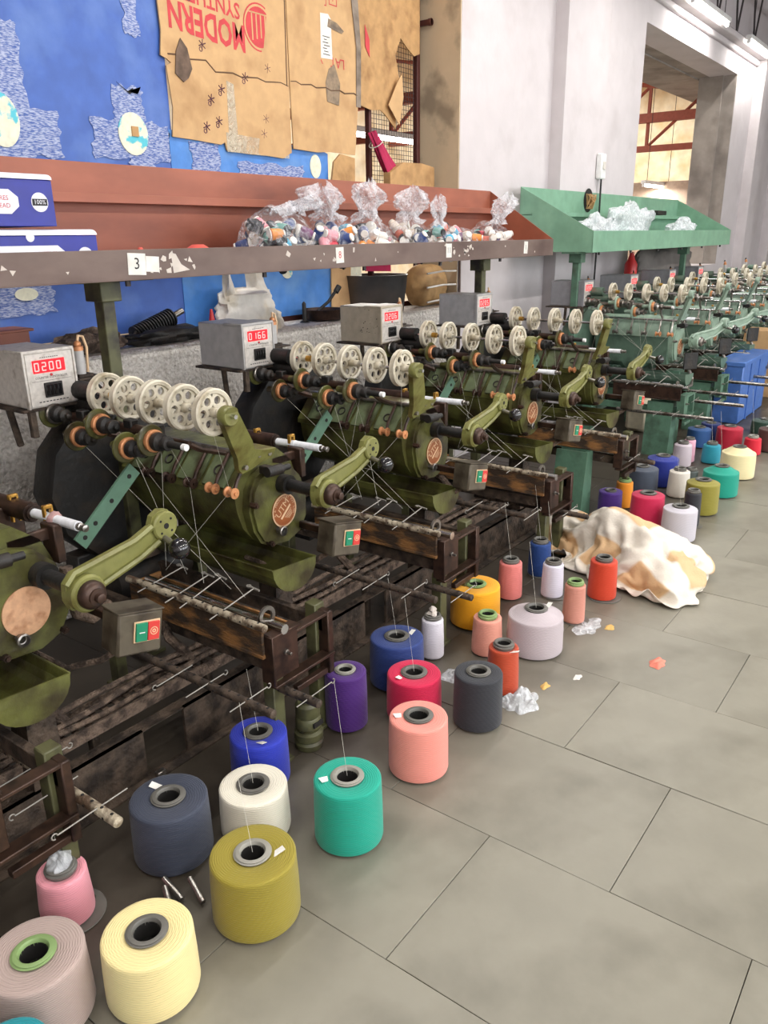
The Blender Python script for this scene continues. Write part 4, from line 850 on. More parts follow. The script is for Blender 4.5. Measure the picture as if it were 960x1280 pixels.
tag(b.build('printed_marks', mat('faded_violet_ink', (92, 54, 66), .8), ca_), kind='stuff')
sheet('packing_tape', [(2.955, 1.90), (3.02, 1.90), (3.01, 2.2), (2.965, 2.21)], 3.1004, .0008, film('packing_tape', .35, (226, 214, 190), .2), None, None, ca_, 0)
sheet('packing_tape', [(2.94, 1.90), (3.38, 1.895), (3.38, 1.965), (2.94, 1.985)], 3.1002, .0008, MATS['packing_tape'], None, None, ca_, 0)
sheet('torn_grey_patch', [(2.655, 2.20), (2.67, 2.29), (2.70, 2.345), (2.735, 2.31), (2.755, 2.23), (2.73, 2.19), (2.70, 2.17)], 3.099, .004, mat('torn_grey_liner', (112, 92, 78), .9, 0, (80, 66, 56), 20), None, None, ca_, 0)
sheet('white_label', [(3.66, 2.405), (3.755, 2.41), (3.75, 2.60), (3.73, 2.62), (3.665, 2.615)], 3.0962, .0008, M_PAPER, None, None, cb_, 0)
b = B()
for k in range(7): b.box(3.678 + .009 * (k % 2), 3.735 - .012 * (k % 3), 3.0948, 3.0952, 2.425 + .014 * k, 2.429 + .014 * k)
tag(b.build('label_print', M_INK, cb_), kind='stuff')
b = B().text('LAT', .07, r180(3.80, 2.40, 3.0965)).text('XION', .07, r180(3.59, 2.405, 3.0965))
for k in range(4):
    x = 3.51 + .088 * k; z = 2.70 + .012 * k
    for (x0, x1, z0, z1) in ((x - .033, x + .033, z - .07, z - .065), (x - .033, x + .033, z + .065, z + .07), (x - .033, x - .028, z - .07, z + .07), (x + .028, x + .033, z - .07, z + .07)): b.box(x0, x1, 3.0964, 3.097, z0, z1)
    if k == 0: b.tube([(x, 3.0966, z - .05), (x, 3.0966, z + .02)], .006, 4).box(x - .015, x + .015, 3.0964, 3.097, z + .02, z + .05)
    if k == 1: b.tube([(x - .012, 3.0966, z - .05), (x - .012, 3.0966, z + .04)], .005, 4).tube([(x + .012, 3.0966, z - .05), (x + .012, 3.0966, z + .04)], .005, 4)
    if k == 2: b.ring((x, 3.0967, z), (0, 1, 0), .02, .012, .001, 14).box(x - .003, x + .003, 3.0964, 3.097, z - .05, z - .02)
    if k == 3: b.box(x - .016, x + .016, 3.0964, 3.097, z - .03, z - .025).box(x - .016, x + .016, 3.0964, 3.097, z + .02, z + .025).box(x - .003, x + .003, 3.0964, 3.097, z - .05, z + .05)
b.build('red_symbols', M_REDINK, cb_)
sheet('tape_remains', [(3.70, 2.20), (3.80, 2.19), (3.815, 2.30), (3.77, 2.39), (3.72, 2.36), (3.69, 2.29)], 3.0958, .001, mat('grimy_tape', (140, 118, 92), .35, 0, (92, 76, 60), 26), None, None, cb_, 0)
sheet('tape_remains', [(3.72, 2.56), (3.84, 2.545), (3.86, 2.56), (3.80, 2.59), (3.73, 2.60)], 3.0958, .001, MATS['grimy_tape'], None, None, cb_, 0)
sheet('silver_tape', [(3.955, 2.2), (3.995, 2.2), (4.005, 2.5), (3.985, 2.75), (3.95, 2.9), (3.93, 2.72), (3.965, 2.5)], 3.096, .002, mat('dull_silver_tape', (136, 122, 108), .35, .3, (92, 78, 66), 12), None, None, cb_, .01)
sheet('red_stripe', [(4.06, 2.52), (4.10, 2.47), (4.10, 2.56), (4.06, 2.63)], 3.1035, .001, M_REDINK, None, None, cc_, 0)
sheet('hanging_scrap', [(4.25, 2.24), (4.36, 2.14), (4.40, 2.3), (4.38, 2.42), (4.33, 2.36)], 3.09, .004, M_CARD, None, None, cc_, .02)
# things wedged at the window's foot
tag(sheet('cardboard_strip', [(4.16, 1.80), (4.645, 1.78), (4.64, 1.915), (4.5, 1.93), (4.3, 1.925), (4.16, 1.86)], 3.06, .05, M_CARD2, None, None, None, 0), 'low cardboard box flap behind the shelf, under the wire mesh', 'cardboard')
tag(sheet('torn_card_scrap', [(3.70, 1.8), (3.92, 1.78), (3.93, 1.93), (3.8, 1.945), (3.73, 1.9)], 3.10, .012, M_CARD2, None, None, None, .02), 'curled brown card scrap left of the pink cloth', 'cardboard')
def rag(u, v):
    c = Vector((4.07, 3.07, 2.08)).lerp(Vector((4.30, 3.05, 1.78)), v); r = .03 + .035 * v; a = 2 * PI * u
    r *= 1 + .3 * math.sin(3 * a + 4 * v) + .15 * math.sin(7 * a)
    return (c.x + r * math.cos(a), c.y + r * .5 * math.sin(a), c.z + .01 * math.cos(a))
t = thing('pink_cloth', (4.2, 3.06, 1.8), 'rolled magenta cloth tied with white string beside the wire mesh', 'cloth')
B().grid(rag, 30, 20).build('cloth_roll', mat('magenta_cloth', (168, 30, 74), .8), t, (4.2, 3.06, 1.8)); B().ring((4.10, 3.068, 2.02), (.4, 0, -.5), .046, .042, .004, 18).build('tie_string', M_THREAD, t, (4.2, 3.06, 1.8))

# ============================================================ CLUTTER ON THE LEDGE
ZL = 1.0605
t = thing('rubber_hose_coil', (2.3, 2.98, ZL), 'black corrugated hose lying on the ledge below the shelf', 'hose'); o = (2.3, 2.98, ZL)
b = B(); n = 15
for k in range(n): f = k / (n - 1); b.lathe([(.022, -.006), (.042, -.003), (.042, .003), (.022, .006)], (2.20 + .2 * f, 2.98, 1.105 + .06 * f), (.2, 0, .06), 18)
b.build('corrugated_hose', M_BLACK, t, o); B().cyl((2.40, 2.98, 1.165), (2.47, 2.98, 1.19), .014).build('hose_nozzle', M_STEEL, t, o)
random.seed(6)
def heap(name, x, y, rx, ry, h, m, label, cat, s, amp=.4, z0=ZL, nu=34, nv=16, fq=2.2):
    def f(u, v):
        a = 2 * PI * u; ph = PI * v; d = Vector((math.cos(a) * math.sin(ph), math.sin(a) * math.sin(ph), -math.cos(ph)))
        w_ = 1 + amp * noise.noise(d * fq + Vector((s, 0, 0))) + amp * .5 * abs(noise.noise(d * fq * 2.6 + Vector((s, 2, 0)))) + amp * .18 * noise.noise(d * fq * 7)
        return (x + rx * d.x * w_, y + ry * d.y * w_, z0 + max(.001, h * (.42 + .58 * d.z * w_)))
    return tag(B().grid(f, nu, nv).build(name, m), label, cat)
heap('dark_rag_heap', 2.33, 2.95, .24, .06, .07, M_BLACK, 'heap of dark rags on the ledge left of the white bag', 'rag', 3.3)
heap('dark_rag_heap', 1.95, 2.95, .16, .06, .09, M_DUST, 'dusty brown bundle on the ledge behind the left sensor', 'rag', 8.3)
tag(B().lathe([(.012, 0), (.02, .004), (.016, .06), (.006, .12)], (2.655, 2.99, ZL + .002), (0, 0, 1), 14).build('red_nozzle', mat('bright_red_plastic', (196, 44, 44), .4)), 'small red pointed nozzle left of the white plastic bag', 'nozzle')
# white carrier bag: slumped body and two handle straps
def carrier(u, v):
    a = 2 * PI * u; z = v; r = 1.0 - .35 * z + .16 * noise.noise(Vector((math.cos(a) * 2, math.sin(a) * 2, z * 3))) + .1 * noise.noise(Vector((math.cos(a) * 5, math.sin(a) * 5, z * 8)))
    if v > .93: r *= .8
    return (2.87 + .23 * r * math.cos(a) + .05 * (1 - z), 2.985 + .07 * r * math.sin(a), ZL + .21 * z ** .9)
t = thing('carrier_bag', (2.87, 2.985, ZL), 'crumpled white plastic carrier bag on the ledge behind the counter reading 0166', 'bag')
fm = mat('white_bag_plastic', (222, 216, 206), .4, 0, (200, 186, 160), 8, .5, .7, .6, 22)
B().grid(carrier, 44, 20).lathe([(.12, 0), (.1, .012), (.02, .016)], (2.87, 2.985, ZL + .185), (0, 0, 1), 20).build('bag_body', fm, t, (2.87, 2.985, ZL))
for (x, w_) in ((2.745, .03), (2.935, .075)):
    B().grid(lambda u, v: (x + (u - .5) * w_ * 2 * (1 - .3 * math.sin(PI * v)) + .012 * math.sin(9 * u), 2.955 + .02 * math.sin(5 * u + 3 * v), ZL + .17 + .11 * v), 10, 10).build('handle_strap', fm, t, (2.87, 2.985, ZL))
t = thing('frying_pan', (3.48, 2.99, ZL), 'brown iron pan with raised handle on the ledge', 'pan'); o = (3.48, 2.99, ZL)
B().lathe([(.09, 0), (.105, .01), (.115, .055), (.118, .062), (.111, .062), (.1, .014), (.01, .010)], (3.48, 2.99, ZL), (0, 0, 1), 30).build('pan_bowl', M_BROWN, t, o)
B().tube([(3.42, 2.98, ZL + .055), (3.49, 2.96, ZL + .10), (3.55, 2.95, ZL + .16)], .009, 8).cyl((3.545, 2.95, ZL + .15), (3.57, 2.945, ZL + .18), .016).build('pan_handle', M_BLACK, t, o)
tag(B().lathe([(.03, 0), (.012, .01), (.011, .1), (.004, .11)], (3.33, 3.0, ZL), (0, 0, 1), 12).build('black_oil_can', M_BLACK), 'thin black spout standing left of the iron pan', 'oil can')
tag(B().lathe([(.17, 0), (.175, .006), (.20, .215), (.206, .222), (.194, .222), (.166, .012), (.01, .01)], (4.03, 3.04, ZL), (0, 0, 1), 36).build('black_bin', mat('dark_grey_tub', (64, 62, 62), .5, 0, (88, 80, 74), 6)), 'dark grey tub on the ledge behind the counter reading 0206', 'tub')
tag(sheet('tan_curtain', [(3.68, 1.08), (3.87, 1.08), (3.9, 1.42), (3.7, 1.44)], 3.112, .006, M_CARD, None, None, None, .02), 'tan board strip hanging below the shelf left of the dark tub', 'board')
tag(sheet('magenta_strip', [(4.04, 1.30), (4.28, 1.29), (4.29, 1.42), (4.05, 1.42)], 3.112, .01, MATS['magenta_cloth'], None, None, None, .02), 'magenta cloth strip just under the shelf beam', 'cloth')
tag(sheet('white_blue_patch', [(3.87, 1.2), (3.99, 1.2), (3.98, 1.4), (3.89, 1.41)], 3.11, .006, M_HOLE, None, None, None, .01), 'white and blue scrap hanging above the dark tub', 'scrap')
t = thing('wrapped_bundle', (4.56, 3.0, ZL), 'brown paper bundle bound with pale straps behind the farthest counter under the red shelf', 'bundle'); o = (4.56, 3.0, ZL)
def bun(u, v):
    a = 2 * PI * u; r = .125 * (1 + .06 * noise.noise(Vector((math.cos(a) * 2, math.sin(a) * 2, v * 3))) + .03 * noise.noise(Vector((math.cos(a) * 6, math.sin(a) * 6, v * 9)))); e = (1 - abs(2 * v - 1) ** 8)
    return (4.36 + .32 * v, 2.99 + r * .8 * math.cos(a) * (.0 + 1.0 * e), ZL + .135 + r * 1.05 * math.sin(a) * (.0 + 1.0 * e))
B().grid(bun, 36, 24).build('paper_roll', mat('kraft_paper', (176, 140, 92), .7, 0, (136, 102, 64), 10, .5, .7, .3, 20), t, o)
for z in (.04, .13, .215): B().tube([(4.34, 2.86, ZL + z), (4.52, 2.855, ZL + z + .01), (4.685, 2.86, ZL + z + .005)], .006, 6).build('pale_strap', M_PAPER, t, o)
tag(B().box(1.50, 1.665, 2.90, 3.02, ZL, ZL + .125, .004).box(1.47, 1.68, 2.89, 3.03, ZL + .12, ZL + .13, .002).build('red_tin_box', M_RED), 'dark red tin box on the ledge at the left edge', 'box')
tag(B().box(1.97, 2.03, 2.90, 2.94, ZL, ZL + .025, .008).build('orange_scrap', mat('orange_cloth', (214, 124, 70), .8)), 'orange scrap on the ledge beside the shelf post', 'scrap')
tag(B().tube([(4.70, 2.845, 1.55), (4.70, 2.84, 1.2), (4.70, 2.84, .8)], .008, 8).build('conduit_pipe', M_BEAM), 'thin conduit pipe down the corner of the white wall', 'pipe')
# switch and cable on the white wall
t = thing('wall_switch', (6.69, YW - .102, 2.0), 'white switch box with black cable on the white wall above the green shelf', 'switch'); o = (6.69, YW - .102, 2.0)
B().box(6.64, 6.74, YW - .15, YW - .101, 1.92, 2.11, .008).build('switch_case', M_WHITE, t, o); B().box(6.665, 6.715, YW - .158, YW - .148, 1.99, 2.05, .003).build('rocker', M_FACE, t, o)
B().tube([(6.70, YW - .13, 1.92), (6.71, YW - .13, 1.6), (6.70, YW - .13, 1.0), (6.6, YW - .14, .9)], .008, 6).build('black_cable', M_BLACK, t, o)
# behind the sage green machines
heap('grey_tarpaulin_heap', 8.3, 2.66, .75, .14, .42, mat('grey_tarpaulin', (118, 112, 108), .7, 0, (92, 84, 80), 4), 'heap of grey tarpaulin under the green shelf', 'tarpaulin', 5.1, .2, 1.0, 40, 20)
tag(B().box(7.5, 9.2, 2.55, 2.84, 0, 1.0, .01).build('storage_chest', M_CONC), 'grey chest carrying the tarpaulin heap under the green shelf', 'chest')
tag(B().lathe([(.05, 0), (.055, .01), (.055, .16), (.03, .2), (.02, .24), (.02, .26)], (7.28, 2.62, 1.08), (0, 0, 1), 18).lathe([(.06, -.02), (.06, 0)], (7.28, 2.62, 1.08)).build('red_bottle', MATS['bright_red_plastic']), 'red bottle left of the tarpaulin heap under the green shelf', 'bottle')
tag(B().box(7.18, 7.38, 2.5, 2.75, 0, 1.06, .01).build('narrow_cabinet', M_GDARK), 'narrow green cabinet carrying the red bottle', 'cabinet')

# ============================================================ LOW CABLE TRAY AND FLOOR CHANNEL
t = thing('cable_tray', (1.9, 1.83, 0), 'dusty slotted cable tray running low under the olive machines', 'cable tray'); o = (1.9, 1.83, 0)
for y in (1.79, 1.90): B().box(-.1, 3.9, y - .003, y + .003, .185, .225).build('side_rail', M_DUST, t, o)
b = B()
for k in range(100): b.box(-.08 + .04 * k, -.062 + .04 * k, 1.79, 1.90, .19, .194)
tag(b.build('rungs', M_DUST, t, o), kind='stuff')
random.seed(12)
for k in range(4):
    y = 1.805 + .026 * k; B().tube([(-.1 + .2 * i, y + random.uniform(-.012, .012), .205 + .012 * k + random.uniform(-.006, .012)) for i in range(21)], .009, 7).build('cable', M_DUST, t, o)
for k in range(9): x = .2 + .43 * k; B().box(x - .012, x + .012, 1.83, 1.86, 0, .187, .002).build('support_foot', M_GRIME, t, o)
for k, x in enumerate((.55, 1.0, 1.45, 2.3, 3.2)):
    B().tube([(x, 1.86, .215), (x - .05, 1.9, .30), (x - .02, 2.0, .37), (x + .06, 2.1, .36)], .016, 8).build('hanging_cable', M_DUST, t, o)
t = thing('floor_channel', (1.9, 1.74, 0), 'low grimy sheet steel channel on the floor under the olive machines', 'channel'); o = (1.9, 1.74, 0)
B().box(-.2, 1.15, 1.735, 1.745, 0, .16).box(1.30, 2.2, 1.735, 1.745, 0, .16).box(2.34, 3.9, 1.735, 1.745, 0, .16).box(-.2, 3.9, 1.735, 1.78, .155, .16).box(-.2, 3.9, 1.70, 1.745, 0, .006).build('channel_plate', M_GRIME, t, o)

# ============================================================ CONES OF YARN
#        name   x      y     r    ztop  colour          core  shoulder tag label
Yc = [('taupe', .545, 1.292, .100, .165, (176, 156, 148), 'g', 0, 0, 'large taupe cone with a green core in the bottom left corner'),
 ('cyan', .405, 1.14, .072, .165, (24, 140, 150), 'd', 0, 0, 'turquoise cone just peeking in at the very bottom left corner'),
 ('pink', .720, 1.479, .061, .146, (240, 160, 172), 'd', 0, 0, 'pale pink cone with crumpled film stuffed in its core, lower left'),
 ('cream', .714, 1.156, .097, .158, (240, 222, 160), 'd', 0, 0, 'big pale cream yellow cone at the bottom, nearest of the front row'),
 ('slate', 1.000, 1.436, .101, .176, (58, 64, 80), 'd', 0, 1, 'big slate blue cone with a paper tag, behind the cream yellow one'),
 ('blue', 1.340, 1.458, .085, .168, (36, 52, 176), 'd', 0, 1, 'bright royal blue cone under the tip of a drilled rod'),
 ('ivory', 1.185, 1.324, .093, .147, (232, 226, 208), 'd', 0, 0, 'ivory white cone behind the olive yellow cone'),
 ('olive', .986, 1.122, .103, .176, (150, 136, 46), 'l', 0, 1, 'big olive yellow cone with a pale core in the front row'),
 ('teal', 1.309, 1.103, .091, .191, (22, 162, 138), 'l', 0, 1, 'bright teal green cone between the olive and peach cones'),
 ('purple', 1.706, 1.431, .069, .203, (70, 28, 110), 'l', 0, 0, 'dark purple cone behind the near crimson one, under a wire hook'),
 ('navy', 2.014, 1.449, .097, .183, (36, 58, 120), 'd', 0, 1, 'navy blue cone between the purple cone and the slim white one'),
 ('crimson', 1.877, 1.282, .091, .162, (206, 28, 74), 'd', 0, 1, 'crimson pink cone behind the peach one'),
 ('peach', 1.651, 1.112, .089, .185, (240, 150, 136), 'd', 0, 1, 'peach pink cone right of the teal one in the front row'),
 ('white', 2.234, 1.442, .044, .175, (222, 218, 226), 'd', 0, 0, 'slim white cone with frayed core end below a rod tip'),
 ('black', 1.960, 1.089, .080, .190, (48, 50, 56), 'd', 0, 0, 'charcoal black cone right of the crimson one in the front row'),
 ('yellow', 2.574, 1.455, .102, .173, (246, 172, 24), 'g', 0, 0, 'big golden yellow cone with a green core'),
 ('salmon', 2.379, 1.290, .058, .165, (226, 154, 134), 'g', 0, 0, 'salmon cone with a green core between the yellow and the large grey cones'),
 ('rust', 2.178, 1.115, .056, .185, (188, 72, 40), 'd', 0, 1, 'rust orange cone with a white tag standing beside clear film'),
 ('grey', 2.504, 1.153, .107, .177, (192, 180, 184), 'd', .6, 1, 'largest pale lilac grey cone in front of the yellow one'),
 ('coral', 2.865, 1.449, .053, .183, (226, 128, 122), 'd', 0, 0, 'coral pink cone behind the yellow cone'),
 ('royal', 3.162, 1.452, .053, .177, (30, 66, 130), 'd', 0, 0, 'blue cone left of the white sack, behind the tall slim white cone'),
 ('whitetall', 2.981, 1.303, .048, .170, (226, 222, 236), 'd', 0, 0, 'tall slim white cone with a dark core rim left of the vermilion one'),
 ('rose', 2.806, 1.126, .045, .182, (206, 140, 122), 'g', 0, 0, 'slim dusty rose cone on a grey disc in the front row'),
 ('vermilion', 3.092, 1.120, .062, .190, (206, 64, 34), 'd', 0, 0, 'vermilion red cone against the white sack'),
 ('fpurple', 4.142, 1.496, .066, .150, (74, 42, 128), 'd', 0, 0, 'violet cone just behind the white sack'),
 ('forange', 4.320, 1.481, .050, .171, (240, 150, 36), 'g', 0, 0, 'slim orange cone with green core behind the far crimson one'),
 ('fcrimson', 4.041, 1.255, .088, .205, (190, 24, 72), 'd', .2, 0, 'big crimson cone right of the white sack'),
 ('fgrey', 3.982, 1.066, .087, .184, (200, 196, 204), 'd', .3, 0, 'light grey cone in the front row right of the white sack'),
 ('fslate', 4.664, 1.499, .098, .168, (70, 78, 92), 'd', .3, 0, 'slate grey cone between the slim orange and deep blue cones'),
 ('fblue', 4.880, 1.445, .098, .193, (32, 48, 140), 'd', .4, 0, 'deep blue cone with wide shoulders in the far back row'),
 ('fivory', 4.695, 1.285, .064, .180, (226, 220, 208), 'd', .2, 0, 'slim ivory cone with black core rim in front of the deep blue cone'),
 ('fblack', 4.215, 1.07, .045, .206, (44, 44, 50), 'd', 0, 0, 'slim black cone between light grey and far olive cones'),
 ('folive', 4.475, 1.091, .092, .197, (142, 134, 50), 'd', .4, 0, 'far olive green cone right of the slim black cone'),
 ('fdark', 4.83, 1.25, .038, .15, (84, 92, 90), 'd', 0, 0, 'small grey green cone half hidden between ivory and far teal cones'),
 ('fteal', 4.868, 1.092, .105, .184, (16, 152, 130), 'd', .8, 0, 'far teal green cone with sloping shoulders'),
 ('flilac', 5.376, 1.469, .062, .173, (208, 196, 204), 'd', .2, 0, 'pale lilac cone under the green machine rods'),
 ('fpink', 5.50, 1.46, .040, .175, (232, 176, 196), 'd', 0, 0, 'pale pink slim cone right of the lilac one'),
 ('fturq', 5.564, 1.329, .062, .148, (40, 150, 172), 'd', .2, 0, 'turquoise cone left of the far cream yellow one'),
 ('fcream', 5.315, 1.101, .107, .205, (240, 226, 176), 'd', .9, 0, 'far cream yellow cone with sloping shoulders'),
 ('fred', 5.943, 1.15, .060, .14, (214, 30, 52), 'l', .2, 0, 'small bright red cone right of the far cream yellow one'),
 ('fblue2', 5.98, 1.53, .086, .150, (42, 84, 140), 'd', .3, 0, 'steel blue cone left of the far red ones'),
 ('fnavy', 6.17, 1.50, .073, .150, (24, 42, 100), 'd', 0, 0, 'dark navy cone behind the steel blue one'),
 ('fred2', 6.027, 1.33, .092, .174, (176, 22, 50), 'd', .3, 0, 'deep red cone behind the small bright red one'),
 ('fbrown', 6.13, 1.07, .09, .177, (84, 56, 52), 'l', .3, 0, 'dark brown cone at the right edge'),
 ('fgreen', 6.667, 1.218, .104, .12, (44, 70, 58), 'd', .3, 0, 'dark green cone farthest back at the right edge')]
CORE = {'g': M_COREG, 'd': M_CORED, 'l': M_COREL}
CLOC = {}
random.seed(31)
for (n, x, y, r, zt, col, core, sh_, tg, lab) in Yc:
    t = thing('yarn_cone', (x, y, 0), lab, 'yarn cone', 'cones of yarn on the floor before the machines'); CLOC[n] = (x, y, zt)
    rot = random.uniform(0, 6); slim = r < .065
    pr_ = .008 if not slim else .018; rc = min(.038, r * .43) if not slim else min(.032, r * .66); h = zt - pr_
    rt_ = r * (.955 if not slim else .90); top = h - sh_ * r * .35
    prof = [(rc * .8, .004), (r * .9, .004), (r * .985, .008), (r, .014), (r * .995, .04), (r * .5 + rt_ * .5 + .001, h * .55), (rt_ + .001, top - .012), (rt_ + .0008, top - .005), (rt_ - .001, top - .0015), (rt_ - .004, top), (rt_ - .011, top + .0003), (rt_ * .6 + rc * .4, h * .35 + top * .65 + .001), (rc + .006, h), (rc, h - .003)]
    sd = random.uniform(0, 50)
    wob = lambda a, j, sd=sd: (.008 if j in (3, 4, 5, 6, 7) else .004) * noise.noise(Vector((math.cos(a) * 1.3 + sd, math.sin(a) * 1.3, j * .3))) + .003 * noise.noise(Vector((math.cos(a) * 4 + sd, math.sin(a) * 4, j * 1.7)))
    y_ = B().lathe(prof, (0, 0, 0), (0, 0, 1), 52, False, wob).build('yarn', yarn_mat('yarn_' + n, col), t); y_.rotation_euler.z = rot
    c_ = B().lathe([(rc * .8, .0), (rc, .003), (rc * 1.0, h), (rc * 1.12, h + .002), (rc * 1.16, h + pr_ * .5), (rc * 1.02, h + pr_ * .62), (rc * 1.05, h + pr_ * .9), (rc * .98, zt), (rc * .80, zt), (rc * .72, zt - .005), (rc * .68, .02)], (0, 0, 0), (0, 0, 1), 30, False).build('core_tube', CORE[core], t)
    B().lathe([(rc * .695, zt - .05), (.0005, zt - .0505)], (0, 0, 0), (0, 0, 1), 20, False).lathe([(rc * .717, zt - .009), (rc * .695, zt - .05)], (0, 0, 0), (0, 0, 1), 24, False).build('core_hollow', M_INNER, c_)
    if tg:
        a = {'slate': 1.45, 'blue': -2.2, 'olive': -.9, 'teal': 2.4, 'navy': -.5, 'crimson': 2.8, 'peach': 2.2, 'rust': -1.9, 'grey': -.5}[n]
        X = Matrix.Rotation(a, 4, 'Z') @ Matrix.Translation((rc + .02, 0, h + .002)) @ Matrix.Rotation(R(-18), 4, 'Y') @ Matrix.Rotation(.5, 4, 'Z')
        p_ = B().box(-.016, .016, -.009, .009, 0, .0008, 0, X).build('paper_tag', M_TAG, t)
    if n in ('rose', 'vermilion', 'whitetall', 'pink', 'fblack', 'royal'):
        B().lathe([(.002, .0002), (r * 1.2, .0002), (r * 1.22, .002), (r * 1.2, .0035), (.002, .0038)], (.008, -.008, 0), (0, 0, 1), 30).build('base_disc', M_CORED, t)
    if n == 'pink':
        B().grid(lambda u, v: (rc * .9 * math.cos(2 * PI * u) * math.sin(PI * v) * (1 + .4 * noise.noise(Vector((math.cos(2 * PI * u) * 2, math.sin(2 * PI * u) * 2, v * 4)))), rc * .9 * math.sin(2 * PI * u) * math.sin(PI * v), zt + .004 - .024 * math.cos(PI * v) + .008 * math.sin(9 * u)), 26, 14).build('stuffed_film', film('bright_film', .42), t)
    if n == 'white':
        B().lathe([(.02, zt), (.012, zt + .01), (.014, zt + .018), (.006, zt + .03)], (0, 0, 0), (0, 0, 1), 12, True, lambda a, j: .25 * math.sin(3 * a + j)).build('frayed_end', M_FLAKE, t)
# threads rising from the cones to the hooks above them
for n, ez in dict(teal=.44, crimson=.40, ivory=.36, blue=.34, yellow=.40, coral=.42, royal=.42, olive=.34, navy=.38, grey=.42, fgrey=.44, fteal=.5, fred=.46, fturq=.45, pink=.36, whitetall=.42).items():
    x, y, zt = CLOC[n]; par = next(o for o in C.objects if o.type == 'EMPTY' and o.get('category') == 'yarn cone' and abs(o.location.x - x) < 1e-4 and abs(o.location.y - y) < 1e-4)
    B().tube([(0, 0, zt - .004), (.02, .05, ez)], .0005, 4, False).build('thread', M_THREAD, par)
t = thing('guide_ring_stand', (1.545, 1.452, 0), 'grimy stacked metal bobbin holder on the floor left of the dark purple cone', 'bobbin holder'); o = (1.545, 1.452, 0)
B().lathe([(.012, 0), (.044, .002), (.046, .02), (.040, .028), (.045, .034), (.045, .055), (.036, .062), (.040, .07)], o, (0, 0, 1), 24).build('lower_bobbin', M_LEGO, t, o)
B().lathe([(.036, .07), (.040, .074), (.040, .10), (.034, .108), (.038, .114), (.038, .15), (.03, .16), (.012, .16)], o, (0, 0, 1), 24).build('upper_bobbin', M_LEGO, t, o)
B().box(1.525, 1.565, 1.408, 1.414, .085, .10).box(1.52, 1.57, 1.446, 1.458, .158, .1615).build('slot', M_INNER, t, o)

# ============================================================ SACK, SCRAPS
def sack_weave(m):
    nt = m.node_tree; N = nt.nodes; L = nt.links; b = N['Principled BSDF']
    tc = N.new('ShaderNodeTexCoord'); bumps = []
    for d, sc_ in (('X', 1.05), ('Y', .85)):
        wv = N.new('ShaderNodeTexWave'); wv.bands_direction = d; wv.inputs['Scale'].default_value = sc_; wv.inputs['Distortion'].default_value = 1.2; wv.inputs['Detail'].default_value = 3; wv.inputs['Detail Scale'].default_value = 2.5
        L.new(tc.outputs['UV'], wv.inputs['Vector']); r = N.new('ShaderNodeValToRGB'); r.color_ramp.elements[0].position = .34; r.color_ramp.elements[1].position = .46; L.new(wv.outputs['Fac'], r.inputs[0]); bumps.append(r)
    mu = N.new('ShaderNodeMath'); mu.operation = 'MULTIPLY'; L.new(bumps[0].outputs[0], mu.inputs[0]); L.new(bumps[1].outputs[0], mu.inputs[1])
    m2 = N.new('ShaderNodeMath'); m2.operation = 'MULTIPLY'; m2.inputs[1].default_value = .8; L.new(mu.outputs[0], m2.inputs[0])
    mx = N.new('ShaderNodeMixRGB'); L.new(m2.outputs[0], mx.inputs[0]); mx.inputs[1].default_value = (*lin((222, 214, 200)), 1); mx.inputs[2].default_value = (*lin((206, 162, 104)), 1)
    L.new(mx.outputs[0], b.inputs['Base Color'])
M_SACKW = M_SACK.copy(); sack_weave(M_SACKW)
